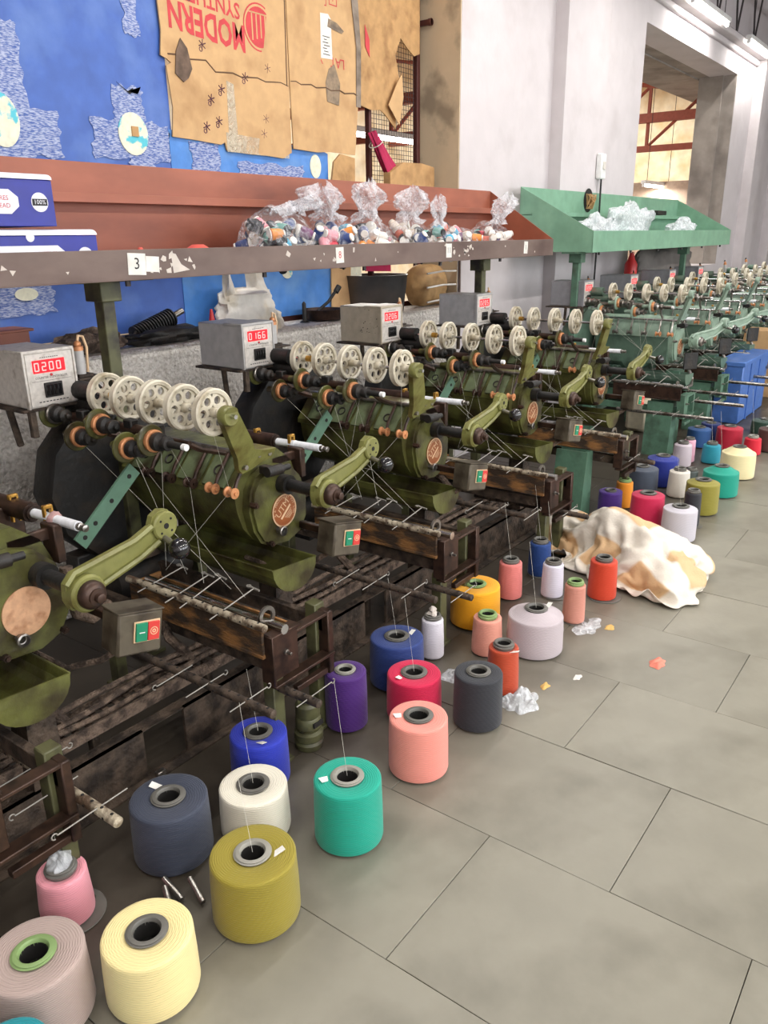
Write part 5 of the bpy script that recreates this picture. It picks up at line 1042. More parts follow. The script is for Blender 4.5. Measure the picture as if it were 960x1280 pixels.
# folded cloth of the sack: 60 x 38 points, millimetres from (3.0, 0.8, 0)
SACK = [
141, 182, 22, 147, 200, 18, 159, 221, 24, 169, 237, 30, 176, 251, 36, 184, 265, 35, 174, 276, 25, 184, 290, 28, 175, 292, 42, 179, 305, 34, 186, 314, 22, 188, 331, 18, 190, 347, 14, 199, 360, 14, 213, 369, 17, 202, 382, 14, 197, 397, 16, 201, 411, 13, 210, 424, 13, 221, 435, 13, 235, 446, 12, 239, 451, 27, 256, 456, 24, 269, 442, 21, 274, 426, 26, 286, 422, 34, 299, 420, 26, 293, 437, 24, 281, 437, 13, 273, 450, 12, 267, 469, 14, 263, 489, 16, 268, 505, 13, 272, 521, 14, 275, 536, 14, 279, 554, 13, 282, 578, 16, 285, 597, 27, 296, 608, 27, 317, 617, 36, 337, 610, 47, 322, 600, 38, 333, 598, 51, 328, 588, 62, 335, 602, 67, 345, 609, 80, 349, 624, 79, 350, 626, 62, 357, 641, 64, 370, 650, 66, 359, 662, 61, 358, 673, 48, 368, 685, 39, 379, 697, 29, 388, 708, 14, 403, 719, 29, 424, 724, 25, 439, 736, 32, 439, 752, 37, 446, 766, 46,
142, 165, 38, 146, 179, 28, 160, 197, 23, 170, 216, 20, 178, 231, 25, 185, 243, 34, 187, 257, 24, 183, 271, 15, 187, 276, 31, 189, 287, 44, 190, 304, 42, 188, 320, 38, 185, 337, 33, 186, 354, 31, 197, 365, 32, 211, 371, 39, 221, 383, 32, 222, 388, 17, 230, 400, 13, 245, 411, 14, 254, 423, 13, 241, 429, 27, 240, 442, 39, 253, 455, 39, 269, 454, 35, 284, 451, 31, 301, 444, 35, 310, 439, 12, 298, 450, 12, 291, 466, 26, 282, 488, 37, 273, 508, 44, 276, 523, 37, 291, 522, 30, 296, 530, 17, 296, 544, 27, 303, 563, 26, 309, 587, 26, 310, 599, 13, 324, 610, 13, 343, 617, 22, 345, 599, 42, 343, 578, 53, 350, 589, 64, 357, 602, 70, 355, 617, 61, 370, 622, 68, 371, 634, 56, 370, 648, 45, 368, 666, 42, 380, 677, 50, 363, 695, 53, 360, 705, 34, 371, 714, 19, 395, 726, 29, 421, 732, 23, 424, 744, 41, 442, 751, 51, 459, 763, 47, 466, 781, 46,
153, 152, 55, 146, 167, 47, 155, 184, 42, 168, 198, 35, 180, 207, 25, 187, 219, 34, 187, 234, 23, 193, 251, 14, 198, 268, 12, 200, 282, 21, 206, 284, 35, 204, 301, 30, 204, 320, 30, 205, 335, 37, 210, 337, 20, 224, 348, 14, 238, 358, 15, 246, 371, 23, 248, 387, 29, 260, 390, 17, 269, 404, 16, 256, 414, 34, 252, 427, 48, 264, 436, 39, 267, 441, 53, 271, 458, 52, 282, 467, 42, 304, 457, 37, 318, 463, 23, 308, 477, 19, 300, 497, 31, 293, 516, 50, 287, 533, 55, 299, 539, 43, 308, 526, 36, 318, 539, 34, 325, 546, 20, 333, 565, 24, 335, 586, 15, 330, 597, 28, 344, 595, 20, 365, 594, 31, 365, 578, 51, 371, 592, 61, 368, 605, 51, 372, 621, 47, 387, 629, 53, 392, 645, 55, 387, 663, 46, 383, 677, 32, 385, 693, 38, 372, 715, 48, 364, 728, 33, 385, 731, 26, 412, 733, 9, 424, 754, 26, 432, 767, 43, 449, 777, 55, 467, 785, 61, 483, 792, 60,
168, 141, 66, 164, 155, 55, 157, 163, 39, 167, 177, 45, 181, 185, 37, 192, 195, 32, 197, 212, 29, 197, 231, 32, 203, 247, 30, 209, 260, 18, 217, 276, 19, 223, 290, 28, 212, 301, 39, 202, 315, 44, 216, 325, 37, 228, 331, 26, 226, 347, 31, 239, 357, 41, 251, 369, 42, 268, 379, 34, 279, 387, 24, 272, 401, 41, 265, 414, 58, 276, 426, 53, 288, 438, 45, 292, 445, 60, 299, 460, 58, 303, 475, 49, 313, 482, 36, 327, 486, 27, 320, 505, 36, 311, 523, 59, 302, 537, 74, 314, 542, 63, 326, 533, 46, 334, 525, 32, 345, 535, 25, 356, 546, 17, 356, 553, 33, 353, 562, 47, 366, 569, 36, 382, 573, 37, 381, 592, 42, 389, 602, 53, 384, 608, 36, 385, 625, 29, 388, 641, 27, 393, 661, 24, 400, 682, 20, 403, 698, 23, 407, 700, 45, 391, 723, 39, 381, 744, 36, 395, 749, 21, 421, 753, 12, 448, 752, 29, 452, 775, 35, 462, 790, 43, 478, 803, 53, 486, 813, 67,
149, 132, 62, 167, 134, 57, 176, 149, 50, 173, 158, 34, 162, 176, 29, 172, 188, 19, 184, 201, 15, 197, 214, 17, 205, 225, 29, 214, 240, 30, 224, 254, 29, 219, 268, 39, 208, 280, 52, 204, 294, 61, 218, 306, 51, 233, 317, 43, 234, 334, 47, 247, 338, 36, 259, 350, 46, 273, 358, 32, 286, 371, 37, 275, 386, 59, 275, 401, 77, 286, 415, 72, 294, 417, 49, 305, 433, 44, 313, 448, 42, 320, 464, 42, 330, 475, 50, 320, 491, 52, 330, 507, 58, 313, 509, 75, 318, 524, 83, 333, 530, 72, 338, 519, 56, 351, 522, 45, 363, 532, 36, 374, 543, 29, 378, 559, 36, 382, 558, 54, 386, 569, 67, 390, 586, 64, 399, 583, 47, 403, 597, 34, 405, 616, 29, 409, 634, 22, 416, 654, 16, 422, 674, 13, 425, 693, 13, 425, 708, 20, 414, 719, 38, 408, 733, 57, 405, 747, 35, 404, 765, 32, 423, 773, 23, 452, 773, 22, 477, 770, 31, 489, 780, 44, 500, 794, 55, 508, 811, 62,
135, 97, 47, 140, 117, 41, 160, 127, 40, 153, 143, 38, 162, 155, 26, 173, 168, 20, 187, 181, 22, 199, 194, 17, 214, 207, 18, 224, 220, 26, 228, 234, 36, 228, 249, 46, 222, 266, 59, 210, 277, 71, 223, 287, 64, 228, 305, 65, 242, 312, 57, 246, 331, 56, 267, 330, 49, 280, 342, 45, 293, 358, 56, 282, 372, 75, 291, 386, 80, 304, 399, 71, 314, 406, 52, 321, 422, 52, 331, 439, 52, 320, 450, 61, 316, 467, 66, 330, 477, 65, 342, 490, 67, 330, 497, 86, 335, 514, 93, 348, 518, 81, 356, 511, 66, 366, 524, 60, 376, 536, 53, 395, 536, 43, 409, 546, 35, 406, 568, 41, 408, 572, 66, 410, 589, 70, 417, 593, 52, 415, 610, 46, 406, 624, 53, 408, 642, 49, 425, 658, 38, 420, 681, 34, 423, 698, 39, 422, 716, 48, 428, 732, 49, 424, 751, 52, 418, 768, 58, 428, 775, 40, 436, 789, 31, 463, 787, 31, 488, 788, 30, 507, 789, 38, 515, 804, 47, 525, 801, 60,
122, 70, 37, 127, 82, 23, 134, 100, 18, 145, 118, 16, 158, 134, 15, 174, 148, 16, 189, 161, 21, 197, 176, 28, 212, 187, 29, 209, 204, 34, 209, 221, 41, 209, 238, 49, 212, 249, 66, 215, 260, 83, 223, 277, 83, 235, 286, 72, 235, 304, 76, 240, 321, 78, 255, 333, 74, 270, 344, 72, 285, 354, 78, 300, 362, 82, 306, 369, 64, 322, 381, 57, 336, 394, 52, 339, 412, 58, 331, 428, 70, 331, 447, 79, 321, 461, 89, 334, 473, 89, 351, 478, 85, 343, 488, 100, 351, 503, 103, 364, 500, 87, 377, 501, 73, 386, 514, 63, 389, 531, 69, 405, 543, 60, 426, 540, 51, 433, 557, 49, 432, 582, 50, 436, 591, 68, 433, 606, 59, 426, 623, 59, 415, 632, 71, 416, 650, 68, 426, 671, 55, 437, 690, 43, 434, 703, 56, 434, 722, 64, 433, 740, 67, 432, 759, 68, 438, 772, 59, 445, 790, 54, 459, 801, 45, 483, 800, 41, 499, 806, 32, 519, 806, 33, 535, 813, 44, 542, 827, 55,
124, 55, 25, 134, 67, 35, 142, 84, 26, 147, 97, 12, 162, 114, 13, 171, 132, 27, 182, 148, 34, 197, 158, 38, 207, 174, 45, 213, 191, 50, 203, 206, 54, 216, 219, 52, 225, 232, 61, 231, 247, 70, 237, 262, 79, 246, 276, 88, 242, 294, 93, 242, 312, 98, 259, 318, 91, 275, 329, 87, 291, 333, 79, 307, 342, 77, 319, 356, 74, 333, 369, 70, 345, 385, 69, 346, 402, 76, 343, 420, 87, 335, 437, 98, 326, 453, 108, 341, 464, 107, 357, 462, 98, 364, 479, 101, 370, 492, 112, 383, 502, 99, 399, 492, 87, 411, 503, 78, 414, 523, 73, 417, 540, 77, 435, 544, 70, 443, 560, 67, 448, 581, 65, 454, 601, 63, 449, 619, 64, 436, 624, 77, 427, 639, 87, 428, 659, 82, 443, 677, 65, 454, 695, 54, 452, 713, 54, 452, 732, 60, 452, 750, 69, 454, 765, 81, 454, 784, 83, 464, 796, 73, 468, 815, 57, 491, 818, 43, 508, 813, 48, 522, 828, 42, 539, 839, 34, 560, 845, 34,
126, 37, 22, 141, 50, 26, 150, 66, 15, 163, 82, 14, 175, 99, 19, 178, 115, 36, 178, 132, 46, 190, 146, 51, 192, 167, 56, 209, 174, 61, 207, 192, 68, 221, 203, 64, 216, 218, 74, 223, 234, 83, 236, 247, 95, 232, 266, 109, 232, 284, 118, 245, 298, 120, 261, 307, 113, 280, 312, 102, 294, 323, 100, 302, 340, 102, 314, 355, 102, 330, 366, 99, 346, 377, 97, 344, 394, 103, 333, 409, 108, 332, 426, 117, 335, 442, 126, 355, 446, 121, 373, 451, 117, 384, 467, 116, 394, 481, 115, 406, 498, 112, 420, 484, 100, 431, 496, 94, 427, 517, 96, 435, 535, 90, 440, 553, 89, 437, 574, 86, 446, 596, 87, 460, 609, 84, 460, 627, 80, 449, 640, 72, 440, 655, 81, 442, 667, 96, 445, 687, 88, 453, 704, 81, 463, 719, 76, 468, 737, 74, 471, 756, 74, 472, 777, 78, 472, 789, 94, 475, 807, 87, 480, 826, 72, 501, 830, 54, 519, 825, 61, 536, 838, 54, 552, 850, 46, 553, 863, 32,
130, 20, 17, 145, 36, 14, 166, 51, 14, 178, 66, 27, 177, 84, 39, 170, 100, 49, 175, 116, 58, 180, 135, 64, 185, 153, 71, 196, 167, 77, 213, 175, 77, 227, 189, 77, 232, 207, 81, 220, 219, 98, 232, 235, 116, 231, 254, 128, 240, 270, 132, 255, 279, 123, 270, 291, 122, 279, 308, 123, 296, 319, 121, 311, 328, 117, 324, 342, 117, 341, 354, 113, 349, 370, 117, 337, 386, 124, 337, 405, 129, 352, 419, 126, 347, 429, 142, 361, 441, 141, 376, 453, 139, 381, 471, 137, 395, 485, 136, 413, 491, 131, 430, 486, 121, 437, 502, 116, 440, 525, 114, 430, 544, 113, 432, 562, 109, 445, 576, 106, 455, 596, 106, 449, 616, 102, 441, 628, 89, 461, 639, 91, 468, 656, 86, 466, 675, 88, 462, 691, 98, 464, 710, 99, 464, 729, 99, 464, 748, 97, 472, 765, 96, 481, 781, 95, 491, 794, 84, 495, 813, 82, 496, 833, 82, 506, 847, 72, 521, 854, 63, 535, 862, 52, 552, 869, 47, 569, 858, 40,
145, 4, 14, 169, 19, 21, 178, 37, 43, 175, 53, 62, 158, 66, 68, 156, 83, 79, 164, 99, 85, 182, 113, 84, 190, 132, 88, 196, 148, 97, 207, 162, 102, 223, 174, 102, 224, 193, 107, 232, 208, 123, 229, 225, 138, 240, 240, 141, 256, 255, 136, 270, 270, 139, 272, 288, 145, 286, 301, 144, 304, 306, 138, 318, 319, 135, 333, 331, 133, 349, 343, 130, 352, 360, 137, 352, 378, 144, 363, 395, 143, 375, 412, 149, 377, 430, 154, 365, 439, 168, 371, 457, 162, 384, 473, 159, 401, 481, 156, 419, 480, 149, 429, 496, 141, 441, 509, 137, 434, 531, 136, 428, 552, 134, 441, 565, 130, 447, 583, 127, 437, 599, 117, 428, 617, 109, 429, 637, 107, 448, 651, 106, 469, 659, 106, 485, 674, 100, 490, 692, 92, 490, 711, 92, 485, 734, 97, 478, 750, 110, 489, 766, 106, 499, 780, 100, 503, 799, 99, 513, 816, 96, 515, 835, 100, 528, 845, 88, 537, 859, 72, 553, 852, 59, 570, 863, 58, 577, 873, 42,
171, 3, 13, 183, 6, 45, 173, 20, 69, 156, 35, 74, 150, 50, 86, 157, 67, 93, 167, 84, 97, 182, 100, 99, 193, 115, 103, 201, 131, 110, 212, 146, 115, 221, 162, 123, 225, 179, 133, 226, 195, 146, 236, 211, 152, 254, 225, 147, 266, 242, 148, 270, 258, 157, 278, 274, 162, 294, 289, 160, 306, 306, 159, 315, 324, 156, 327, 339, 153, 348, 348, 150, 373, 353, 148, 378, 371, 155, 375, 390, 162, 366, 406, 169, 382, 415, 174, 386, 434, 171, 390, 453, 173, 389, 472, 180, 409, 474, 175, 417, 490, 168, 436, 497, 161, 447, 512, 157, 442, 532, 157, 436, 552, 156, 443, 570, 152, 434, 586, 144, 430, 604, 138, 431, 624, 133, 437, 642, 128, 450, 657, 126, 462, 672, 122, 476, 686, 119, 492, 699, 115, 494, 718, 113, 500, 741, 112, 491, 755, 130, 497, 774, 129, 512, 784, 118, 520, 800, 108, 526, 819, 110, 532, 837, 111, 542, 852, 97, 558, 866, 74, 579, 846, 63, 585, 851, 46, 594, 874, 47,
188, -6, 14, 191, 12, 25, 190, 25, 43, 184, 36, 64, 174, 36, 83, 182, 55, 83, 193, 68, 94, 197, 81, 107, 202, 99, 115, 210, 116, 122, 227, 128, 125, 242, 141, 128, 248, 160, 133, 249, 181, 143, 253, 196, 156, 265, 212, 158, 275, 228, 161, 278, 244, 172, 286, 261, 177, 303, 282, 178, 317, 299, 176, 324, 317, 176, 339, 328, 171, 362, 336, 169, 386, 344, 168, 390, 364, 170, 379, 384, 185, 363, 400, 200, 364, 421, 203, 380, 435, 198, 397, 449, 195, 397, 467, 200, 409, 482, 194, 424, 492, 188, 444, 497, 181, 447, 516, 179, 444, 537, 178, 442, 557, 176, 431, 572, 170, 434, 592, 167, 445, 607, 161, 457, 621, 156, 475, 632, 149, 490, 643, 141, 494, 662, 137, 494, 684, 136, 499, 704, 133, 506, 722, 129, 515, 744, 124, 506, 758, 144, 510, 778, 144, 523, 792, 131, 541, 799, 113, 550, 815, 105, 554, 834, 101, 561, 852, 99, 573, 854, 79, 589, 866, 63, 603, 862, 51, 605, 872, 33,
197, -18, 21, 207, 0, 21, 212, 10, 37, 207, 12, 57, 207, 28, 70, 207, 38, 88, 211, 49, 103, 216, 62, 118, 222, 79, 125, 229, 96, 132, 237, 113, 139, 248, 129, 143, 259, 145, 145, 268, 162, 150, 277, 178, 156, 282, 196, 165, 286, 215, 173, 295, 232, 178, 307, 252, 180, 321, 272, 166, 334, 289, 161, 342, 304, 171, 346, 318, 188, 355, 335, 193, 368, 350, 194, 386, 358, 196, 390, 376, 202, 384, 394, 212, 380, 414, 218, 385, 433, 219, 403, 443, 215, 409, 463, 218, 425, 472, 212, 442, 482, 206, 450, 499, 202, 440, 521, 200, 430, 542, 198, 434, 562, 196, 446, 573, 184, 452, 581, 167, 462, 597, 169, 470, 605, 149, 486, 617, 129, 500, 630, 111, 509, 646, 105, 516, 666, 107, 522, 688, 112, 527, 713, 120, 531, 742, 136, 520, 760, 157, 524, 780, 158, 537, 794, 146, 552, 806, 129, 566, 818, 115, 579, 831, 102, 589, 847, 94, 593, 847, 74, 606, 862, 68, 615, 875, 55, 625, 880, 39,
209, -32, 14, 219, -14, 20, 219, -6, 38, 225, 5, 55, 225, 14, 72, 226, 29, 86, 227, 38, 103, 231, 49, 119, 240, 66, 127, 246, 83, 135, 249, 98, 147, 258, 113, 157, 269, 127, 167, 288, 136, 169, 303, 149, 173, 300, 171, 182, 305, 199, 174, 307, 221, 190, 321, 234, 185, 335, 254, 181, 346, 274, 177, 357, 291, 178, 363, 306, 193, 363, 319, 212, 365, 334, 227, 377, 351, 228, 397, 369, 221, 406, 388, 223, 404, 407, 230, 398, 426, 238, 405, 444, 238, 419, 459, 237, 432, 473, 232, 444, 489, 228, 450, 508, 224, 441, 527, 221, 450, 543, 213, 457, 545, 192, 467, 555, 177, 475, 570, 167, 482, 587, 159, 491, 603, 151, 497, 622, 148, 511, 633, 134, 524, 645, 122, 534, 660, 115, 540, 685, 121, 542, 715, 138, 534, 740, 160, 534, 761, 172, 543, 778, 165, 553, 794, 157, 562, 810, 150, 576, 822, 136, 593, 833, 114, 604, 833, 88, 615, 839, 70, 624, 854, 61, 633, 868, 51, 641, 885, 44,
216, -51, 23, 231, -26, 20, 237, -12, 39, 236, -14, 61, 243, -1, 75, 240, 13, 91, 245, 31, 101, 249, 40, 118, 253, 53, 133, 258, 68, 145, 268, 84, 151, 286, 99, 157, 289, 115, 137, 305, 127, 137, 293, 142, 145, 307, 163, 160, 324, 185, 175, 322, 205, 196, 332, 224, 201, 343, 240, 202, 355, 257, 202, 366, 275, 203, 374, 292, 209, 380, 308, 219, 381, 322, 234, 386, 339, 244, 395, 359, 245, 404, 380, 246, 413, 401, 249, 419, 420, 255, 420, 439, 265, 431, 454, 260, 434, 476, 253, 440, 498, 248, 453, 513, 244, 464, 521, 228, 470, 523, 207, 479, 536, 195, 486, 553, 188, 493, 571, 181, 503, 586, 171, 504, 605, 169, 511, 622, 162, 520, 640, 157, 529, 656, 150, 540, 671, 144, 553, 689, 144, 552, 712, 157, 554, 733, 166, 562, 750, 162, 572, 765, 150, 580, 783, 145, 588, 801, 144, 597, 815, 133, 609, 824, 115, 621, 832, 97, 631, 841, 81, 639, 857, 72, 649, 870, 61, 656, 876, 43,
230, -56, 15, 247, -32, 23, 249, -25, 49, 246, 0, 42, 250, 15, 55, 258, 18, 79, 262, 20, 101, 267, 32, 117, 273, 52, 121, 280, 68, 132, 285, 71, 152, 295, 87, 144, 307, 108, 138, 309, 118, 155, 313, 137, 142, 322, 150, 165, 331, 167, 183, 340, 189, 191, 349, 211, 197, 357, 227, 210, 364, 243, 224, 364, 259, 237, 374, 277, 239, 391, 294, 235, 402, 314, 237, 406, 331, 246, 411, 347, 257, 415, 365, 265, 429, 381, 262, 430, 405, 272, 435, 431, 279, 441, 453, 284, 451, 470, 278, 462, 484, 257, 471, 497, 243, 479, 504, 226, 489, 517, 214, 492, 540, 218, 497, 560, 216, 507, 574, 202, 517, 588, 187, 524, 598, 168, 530, 610, 153, 538, 628, 150, 547, 648, 156, 556, 668, 160, 565, 686, 160, 573, 704, 159, 584, 721, 157, 590, 737, 146, 595, 756, 143, 601, 776, 142, 612, 793, 142, 620, 801, 123, 629, 816, 113, 637, 832, 104, 646, 843, 90, 655, 851, 73, 664, 864, 63, 652, 860, 46,
262, -46, 15, 270, -35, 35, 254, -20, 31, 262, -2, 38, 267, 6, 55, 271, 4, 80, 280, 13, 98, 285, 24, 114, 291, 43, 120, 299, 56, 133, 306, 65, 149, 307, 83, 162, 320, 92, 141, 322, 112, 139, 335, 132, 148, 348, 153, 165, 355, 164, 185, 364, 186, 192, 361, 198, 215, 362, 214, 233, 366, 230, 245, 374, 247, 251, 389, 266, 250, 404, 285, 249, 414, 303, 251, 423, 320, 259, 423, 334, 274, 430, 352, 280, 437, 372, 283, 450, 391, 277, 453, 416, 289, 460, 445, 288, 469, 461, 280, 481, 477, 263, 490, 493, 252, 499, 500, 235, 507, 515, 226, 511, 537, 227, 518, 554, 218, 526, 562, 198, 534, 574, 179, 542, 585, 161, 549, 597, 146, 558, 615, 143, 564, 639, 144, 574, 660, 151, 582, 678, 152, 591, 696, 149, 600, 714, 140, 614, 729, 141, 618, 749, 145, 620, 769, 151, 629, 785, 143, 638, 798, 131, 646, 815, 124, 655, 828, 112, 663, 835, 94, 670, 851, 84, 670, 845, 64, 671, 846, 44,
284, -40, 13, 269, -28, 20, 276, -16, 37, 279, -31, 55, 288, -22, 71, 293, -9, 85, 298, 7, 95, 303, 23, 106, 312, 27, 124, 322, 38, 139, 334, 48, 154, 338, 66, 163, 334, 89, 174, 333, 110, 172, 344, 127, 177, 361, 143, 183, 375, 159, 185, 380, 174, 197, 384, 190, 213, 386, 206, 228, 392, 222, 237, 402, 240, 241, 416, 259, 240, 427, 276, 245, 432, 292, 257, 435, 309, 273, 441, 326, 282, 450, 346, 282, 460, 368, 281, 469, 388, 288, 476, 411, 291, 483, 436, 291, 490, 453, 284, 498, 474, 275, 512, 487, 256, 512, 508, 257, 524, 515, 240, 532, 529, 226, 540, 543, 213, 546, 558, 201, 553, 572, 187, 560, 585, 170, 564, 601, 160, 558, 621, 165, 578, 633, 160, 589, 655, 168, 599, 672, 168, 608, 689, 157, 620, 709, 141, 625, 721, 157, 632, 742, 158, 638, 762, 148, 646, 782, 150, 655, 793, 136, 663, 809, 128, 671, 821, 114, 679, 833, 100, 685, 837, 81, 691, 847, 64, 689, 846, 43,
296, -27, 12, 290, -13, 27, 308, -21, 46, 314, -45, 55, 321, -39, 72, 324, -21, 82, 327, -4, 93, 330, 14, 102, 339, 27, 115, 348, 37, 131, 361, 41, 148, 364, 61, 149, 361, 84, 157, 363, 104, 163, 374, 116, 177, 386, 128, 193, 391, 145, 202, 400, 167, 198, 409, 189, 193, 424, 202, 201, 431, 219, 210, 436, 235, 222, 443, 251, 231, 451, 268, 239, 456, 285, 249, 456, 306, 254, 461, 324, 263, 469, 342, 268, 478, 359, 275, 489, 374, 280, 497, 394, 281, 504, 421, 285, 509, 445, 280, 515, 460, 270, 527, 484, 273, 529, 508, 269, 536, 523, 257, 543, 536, 244, 550, 552, 233, 557, 568, 223, 565, 582, 211, 572, 594, 193, 580, 607, 178, 580, 616, 160, 594, 627, 176, 607, 648, 180, 616, 665, 177, 626, 681, 163, 637, 699, 143, 644, 715, 158, 646, 732, 147, 654, 753, 146, 664, 771, 150, 672, 785, 139, 681, 801, 131, 688, 815, 118, 695, 825, 101, 705, 834, 82, 709, 841, 64, 702, 835, 43,
300, -3, 24, 322, -16, 24, 332, -36, 36, 340, -51, 52, 344, -46, 71, 347, -28, 80, 354, -14, 93, 359, -7, 112, 369, 4, 126, 377, 20, 134, 388, 35, 143, 392, 52, 151, 391, 74, 156, 389, 97, 160, 391, 117, 166, 400, 132, 178, 409, 138, 194, 418, 159, 197, 425, 183, 180, 436, 210, 175, 444, 230, 177, 450, 247, 185, 455, 262, 198, 463, 275, 212, 469, 291, 227, 478, 306, 243, 482, 316, 263, 488, 335, 260, 497, 352, 265, 504, 371, 264, 513, 388, 269, 522, 405, 267, 529, 429, 270, 528, 452, 256, 528, 468, 244, 540, 485, 240, 548, 505, 238, 558, 522, 234, 567, 539, 226, 569, 552, 211, 576, 566, 199, 588, 581, 187, 584, 588, 168, 593, 600, 154, 608, 619, 164, 622, 637, 173, 633, 654, 174, 643, 672, 164, 652, 685, 145, 656, 707, 144, 664, 726, 144, 669, 740, 157, 679, 757, 146, 689, 777, 142, 699, 793, 131, 705, 804, 116, 711, 814, 99, 717, 821, 80, 719, 828, 61, 721, 836, 42,
319, 6, 22, 330, -6, 34, 344, -24, 39, 348, -37, 61, 366, -50, 70, 370, -44, 89, 376, -31, 103, 381, -15, 114, 386, 5, 117, 386, 26, 118, 389, 44, 126, 400, 58, 135, 403, 78, 141, 400, 102, 144, 408, 119, 155, 418, 125, 171, 428, 134, 186, 438, 153, 191, 444, 177, 174, 456, 205, 169, 465, 225, 172, 470, 239, 185, 474, 250, 202, 473, 258, 221, 485, 275, 226, 494, 288, 242, 502, 308, 251, 509, 326, 254, 517, 345, 254, 521, 364, 251, 531, 380, 259, 540, 398, 263, 532, 417, 251, 543, 444, 242, 534, 457, 223, 536, 475, 215, 548, 495, 214, 556, 514, 210, 573, 524, 208, 588, 537, 205, 595, 554, 196, 595, 563, 178, 599, 575, 162, 613, 591, 154, 626, 608, 169, 639, 625, 176, 649, 643, 172, 660, 661, 165, 669, 676, 153, 674, 695, 158, 682, 713, 160, 689, 730, 149, 694, 749, 153, 704, 764, 145, 711, 775, 129, 719, 791, 116, 728, 810, 103, 737, 823, 84, 739, 819, 64, 731, 819, 44,
334, 5, 14, 344, 5, 33, 343, -10, 51, 360, -27, 49, 375, -30, 64, 387, -33, 81, 394, -33, 101, 396, -12, 100, 399, 12, 97, 401, 34, 99, 400, 52, 107, 403, 69, 116, 411, 86, 124, 419, 101, 136, 424, 104, 155, 435, 115, 167, 448, 137, 171, 467, 160, 174, 471, 182, 161, 478, 202, 166, 483, 215, 180, 482, 221, 201, 490, 232, 219, 500, 249, 226, 510, 266, 232, 516, 284, 238, 520, 304, 237, 529, 319, 244, 533, 339, 241, 537, 358, 238, 539, 379, 234, 544, 398, 230, 541, 418, 227, 554, 434, 227, 558, 452, 221, 561, 470, 213, 566, 488, 204, 568, 505, 195, 568, 523, 186, 584, 535, 184, 607, 540, 183, 621, 556, 181, 624, 566, 164, 631, 585, 165, 639, 602, 154, 648, 620, 157, 663, 632, 161, 675, 648, 164, 684, 665, 166, 691, 684, 165, 699, 703, 163, 706, 721, 160, 711, 738, 149, 711, 751, 134, 726, 764, 132, 733, 777, 118, 734, 794, 97, 754, 817, 86, 759, 828, 65, 751, 832, 46,
355, -4, 13, 338, -8, 23, 355, -14, 38, 372, -10, 46, 373, -1, 63, 388, -1, 77, 406, -15, 87, 415, -8, 103, 414, 12, 109, 414, 31, 114, 413, 50, 120, 425, 66, 114, 436, 83, 123, 442, 100, 132, 447, 100, 151, 457, 118, 153, 476, 137, 162, 481, 161, 154, 491, 175, 163, 495, 181, 184, 500, 193, 200, 506, 209, 210, 511, 228, 210, 519, 245, 216, 534, 260, 228, 545, 278, 231, 544, 297, 224, 548, 316, 227, 549, 335, 222, 555, 354, 223, 546, 373, 215, 542, 397, 209, 545, 416, 206, 563, 425, 209, 562, 442, 200, 569, 460, 194, 566, 477, 186, 570, 495, 177, 572, 513, 168, 588, 527, 164, 614, 535, 160, 634, 546, 159, 649, 557, 165, 649, 574, 155, 656, 592, 151, 663, 611, 145, 668, 631, 138, 682, 644, 144, 694, 659, 147, 710, 676, 148, 725, 694, 145, 732, 711, 153, 726, 727, 140, 719, 737, 125, 734, 749, 125, 732, 761, 111, 741, 775, 94, 761, 799, 88, 760, 812, 60, 768, 822, 44,
361, -29, 16, 366, -12, 23, 366, 9, 19, 370, 17, 39, 382, 18, 56, 399, 18, 66, 414, 18, 77, 434, 15, 79, 424, 30, 89, 433, 41, 102, 434, 43, 122, 446, 60, 119, 457, 76, 132, 468, 93, 126, 478, 98, 143, 484, 116, 148, 492, 134, 150, 500, 147, 163, 510, 155, 184, 528, 165, 200, 537, 181, 209, 539, 201, 208, 540, 221, 206, 548, 237, 214, 557, 255, 219, 557, 274, 214, 563, 294, 214, 560, 313, 210, 566, 332, 210, 566, 351, 205, 558, 368, 197, 561, 387, 194, 558, 404, 184, 574, 415, 188, 568, 432, 180, 568, 450, 173, 576, 466, 165, 593, 477, 163, 606, 492, 155, 619, 505, 142, 637, 516, 144, 650, 530, 146, 662, 545, 145, 674, 561, 144, 680, 580, 144, 670, 598, 129, 680, 619, 127, 693, 633, 133, 705, 648, 136, 706, 673, 129, 706, 701, 136, 721, 710, 130, 742, 707, 128, 725, 719, 116, 739, 739, 110, 758, 754, 107, 770, 771, 93, 762, 783, 74, 766, 797, 55, 763, 807, 38,
376, -31, 24, 382, -14, 16, 389, 5, 20, 391, 24, 31, 393, 37, 45, 409, 45, 56, 426, 54, 65, 440, 56, 78, 452, 44, 95, 452, 23, 104, 457, 36, 119, 464, 52, 128, 471, 71, 116, 489, 83, 123, 493, 102, 127, 503, 114, 142, 512, 121, 159, 521, 134, 171, 530, 152, 176, 541, 168, 184, 553, 180, 195, 557, 199, 196, 564, 216, 202, 571, 234, 207, 576, 252, 208, 575, 271, 201, 573, 291, 196, 578, 310, 197, 577, 329, 191, 569, 346, 183, 567, 365, 177, 576, 382, 180, 569, 395, 167, 583, 408, 170, 574, 423, 161, 571, 440, 151, 592, 449, 143, 611, 460, 135, 631, 471, 129, 642, 486, 125, 649, 506, 125, 654, 526, 126, 655, 546, 126, 666, 563, 125, 684, 567, 129, 687, 588, 119, 695, 600, 134, 712, 611, 134, 730, 622, 134, 737, 642, 130, 723, 663, 119, 715, 683, 108, 722, 703, 111, 734, 712, 96, 761, 724, 100, 780, 741, 83, 779, 757, 68, 763, 767, 63, 755, 783, 55, 749, 798, 44,
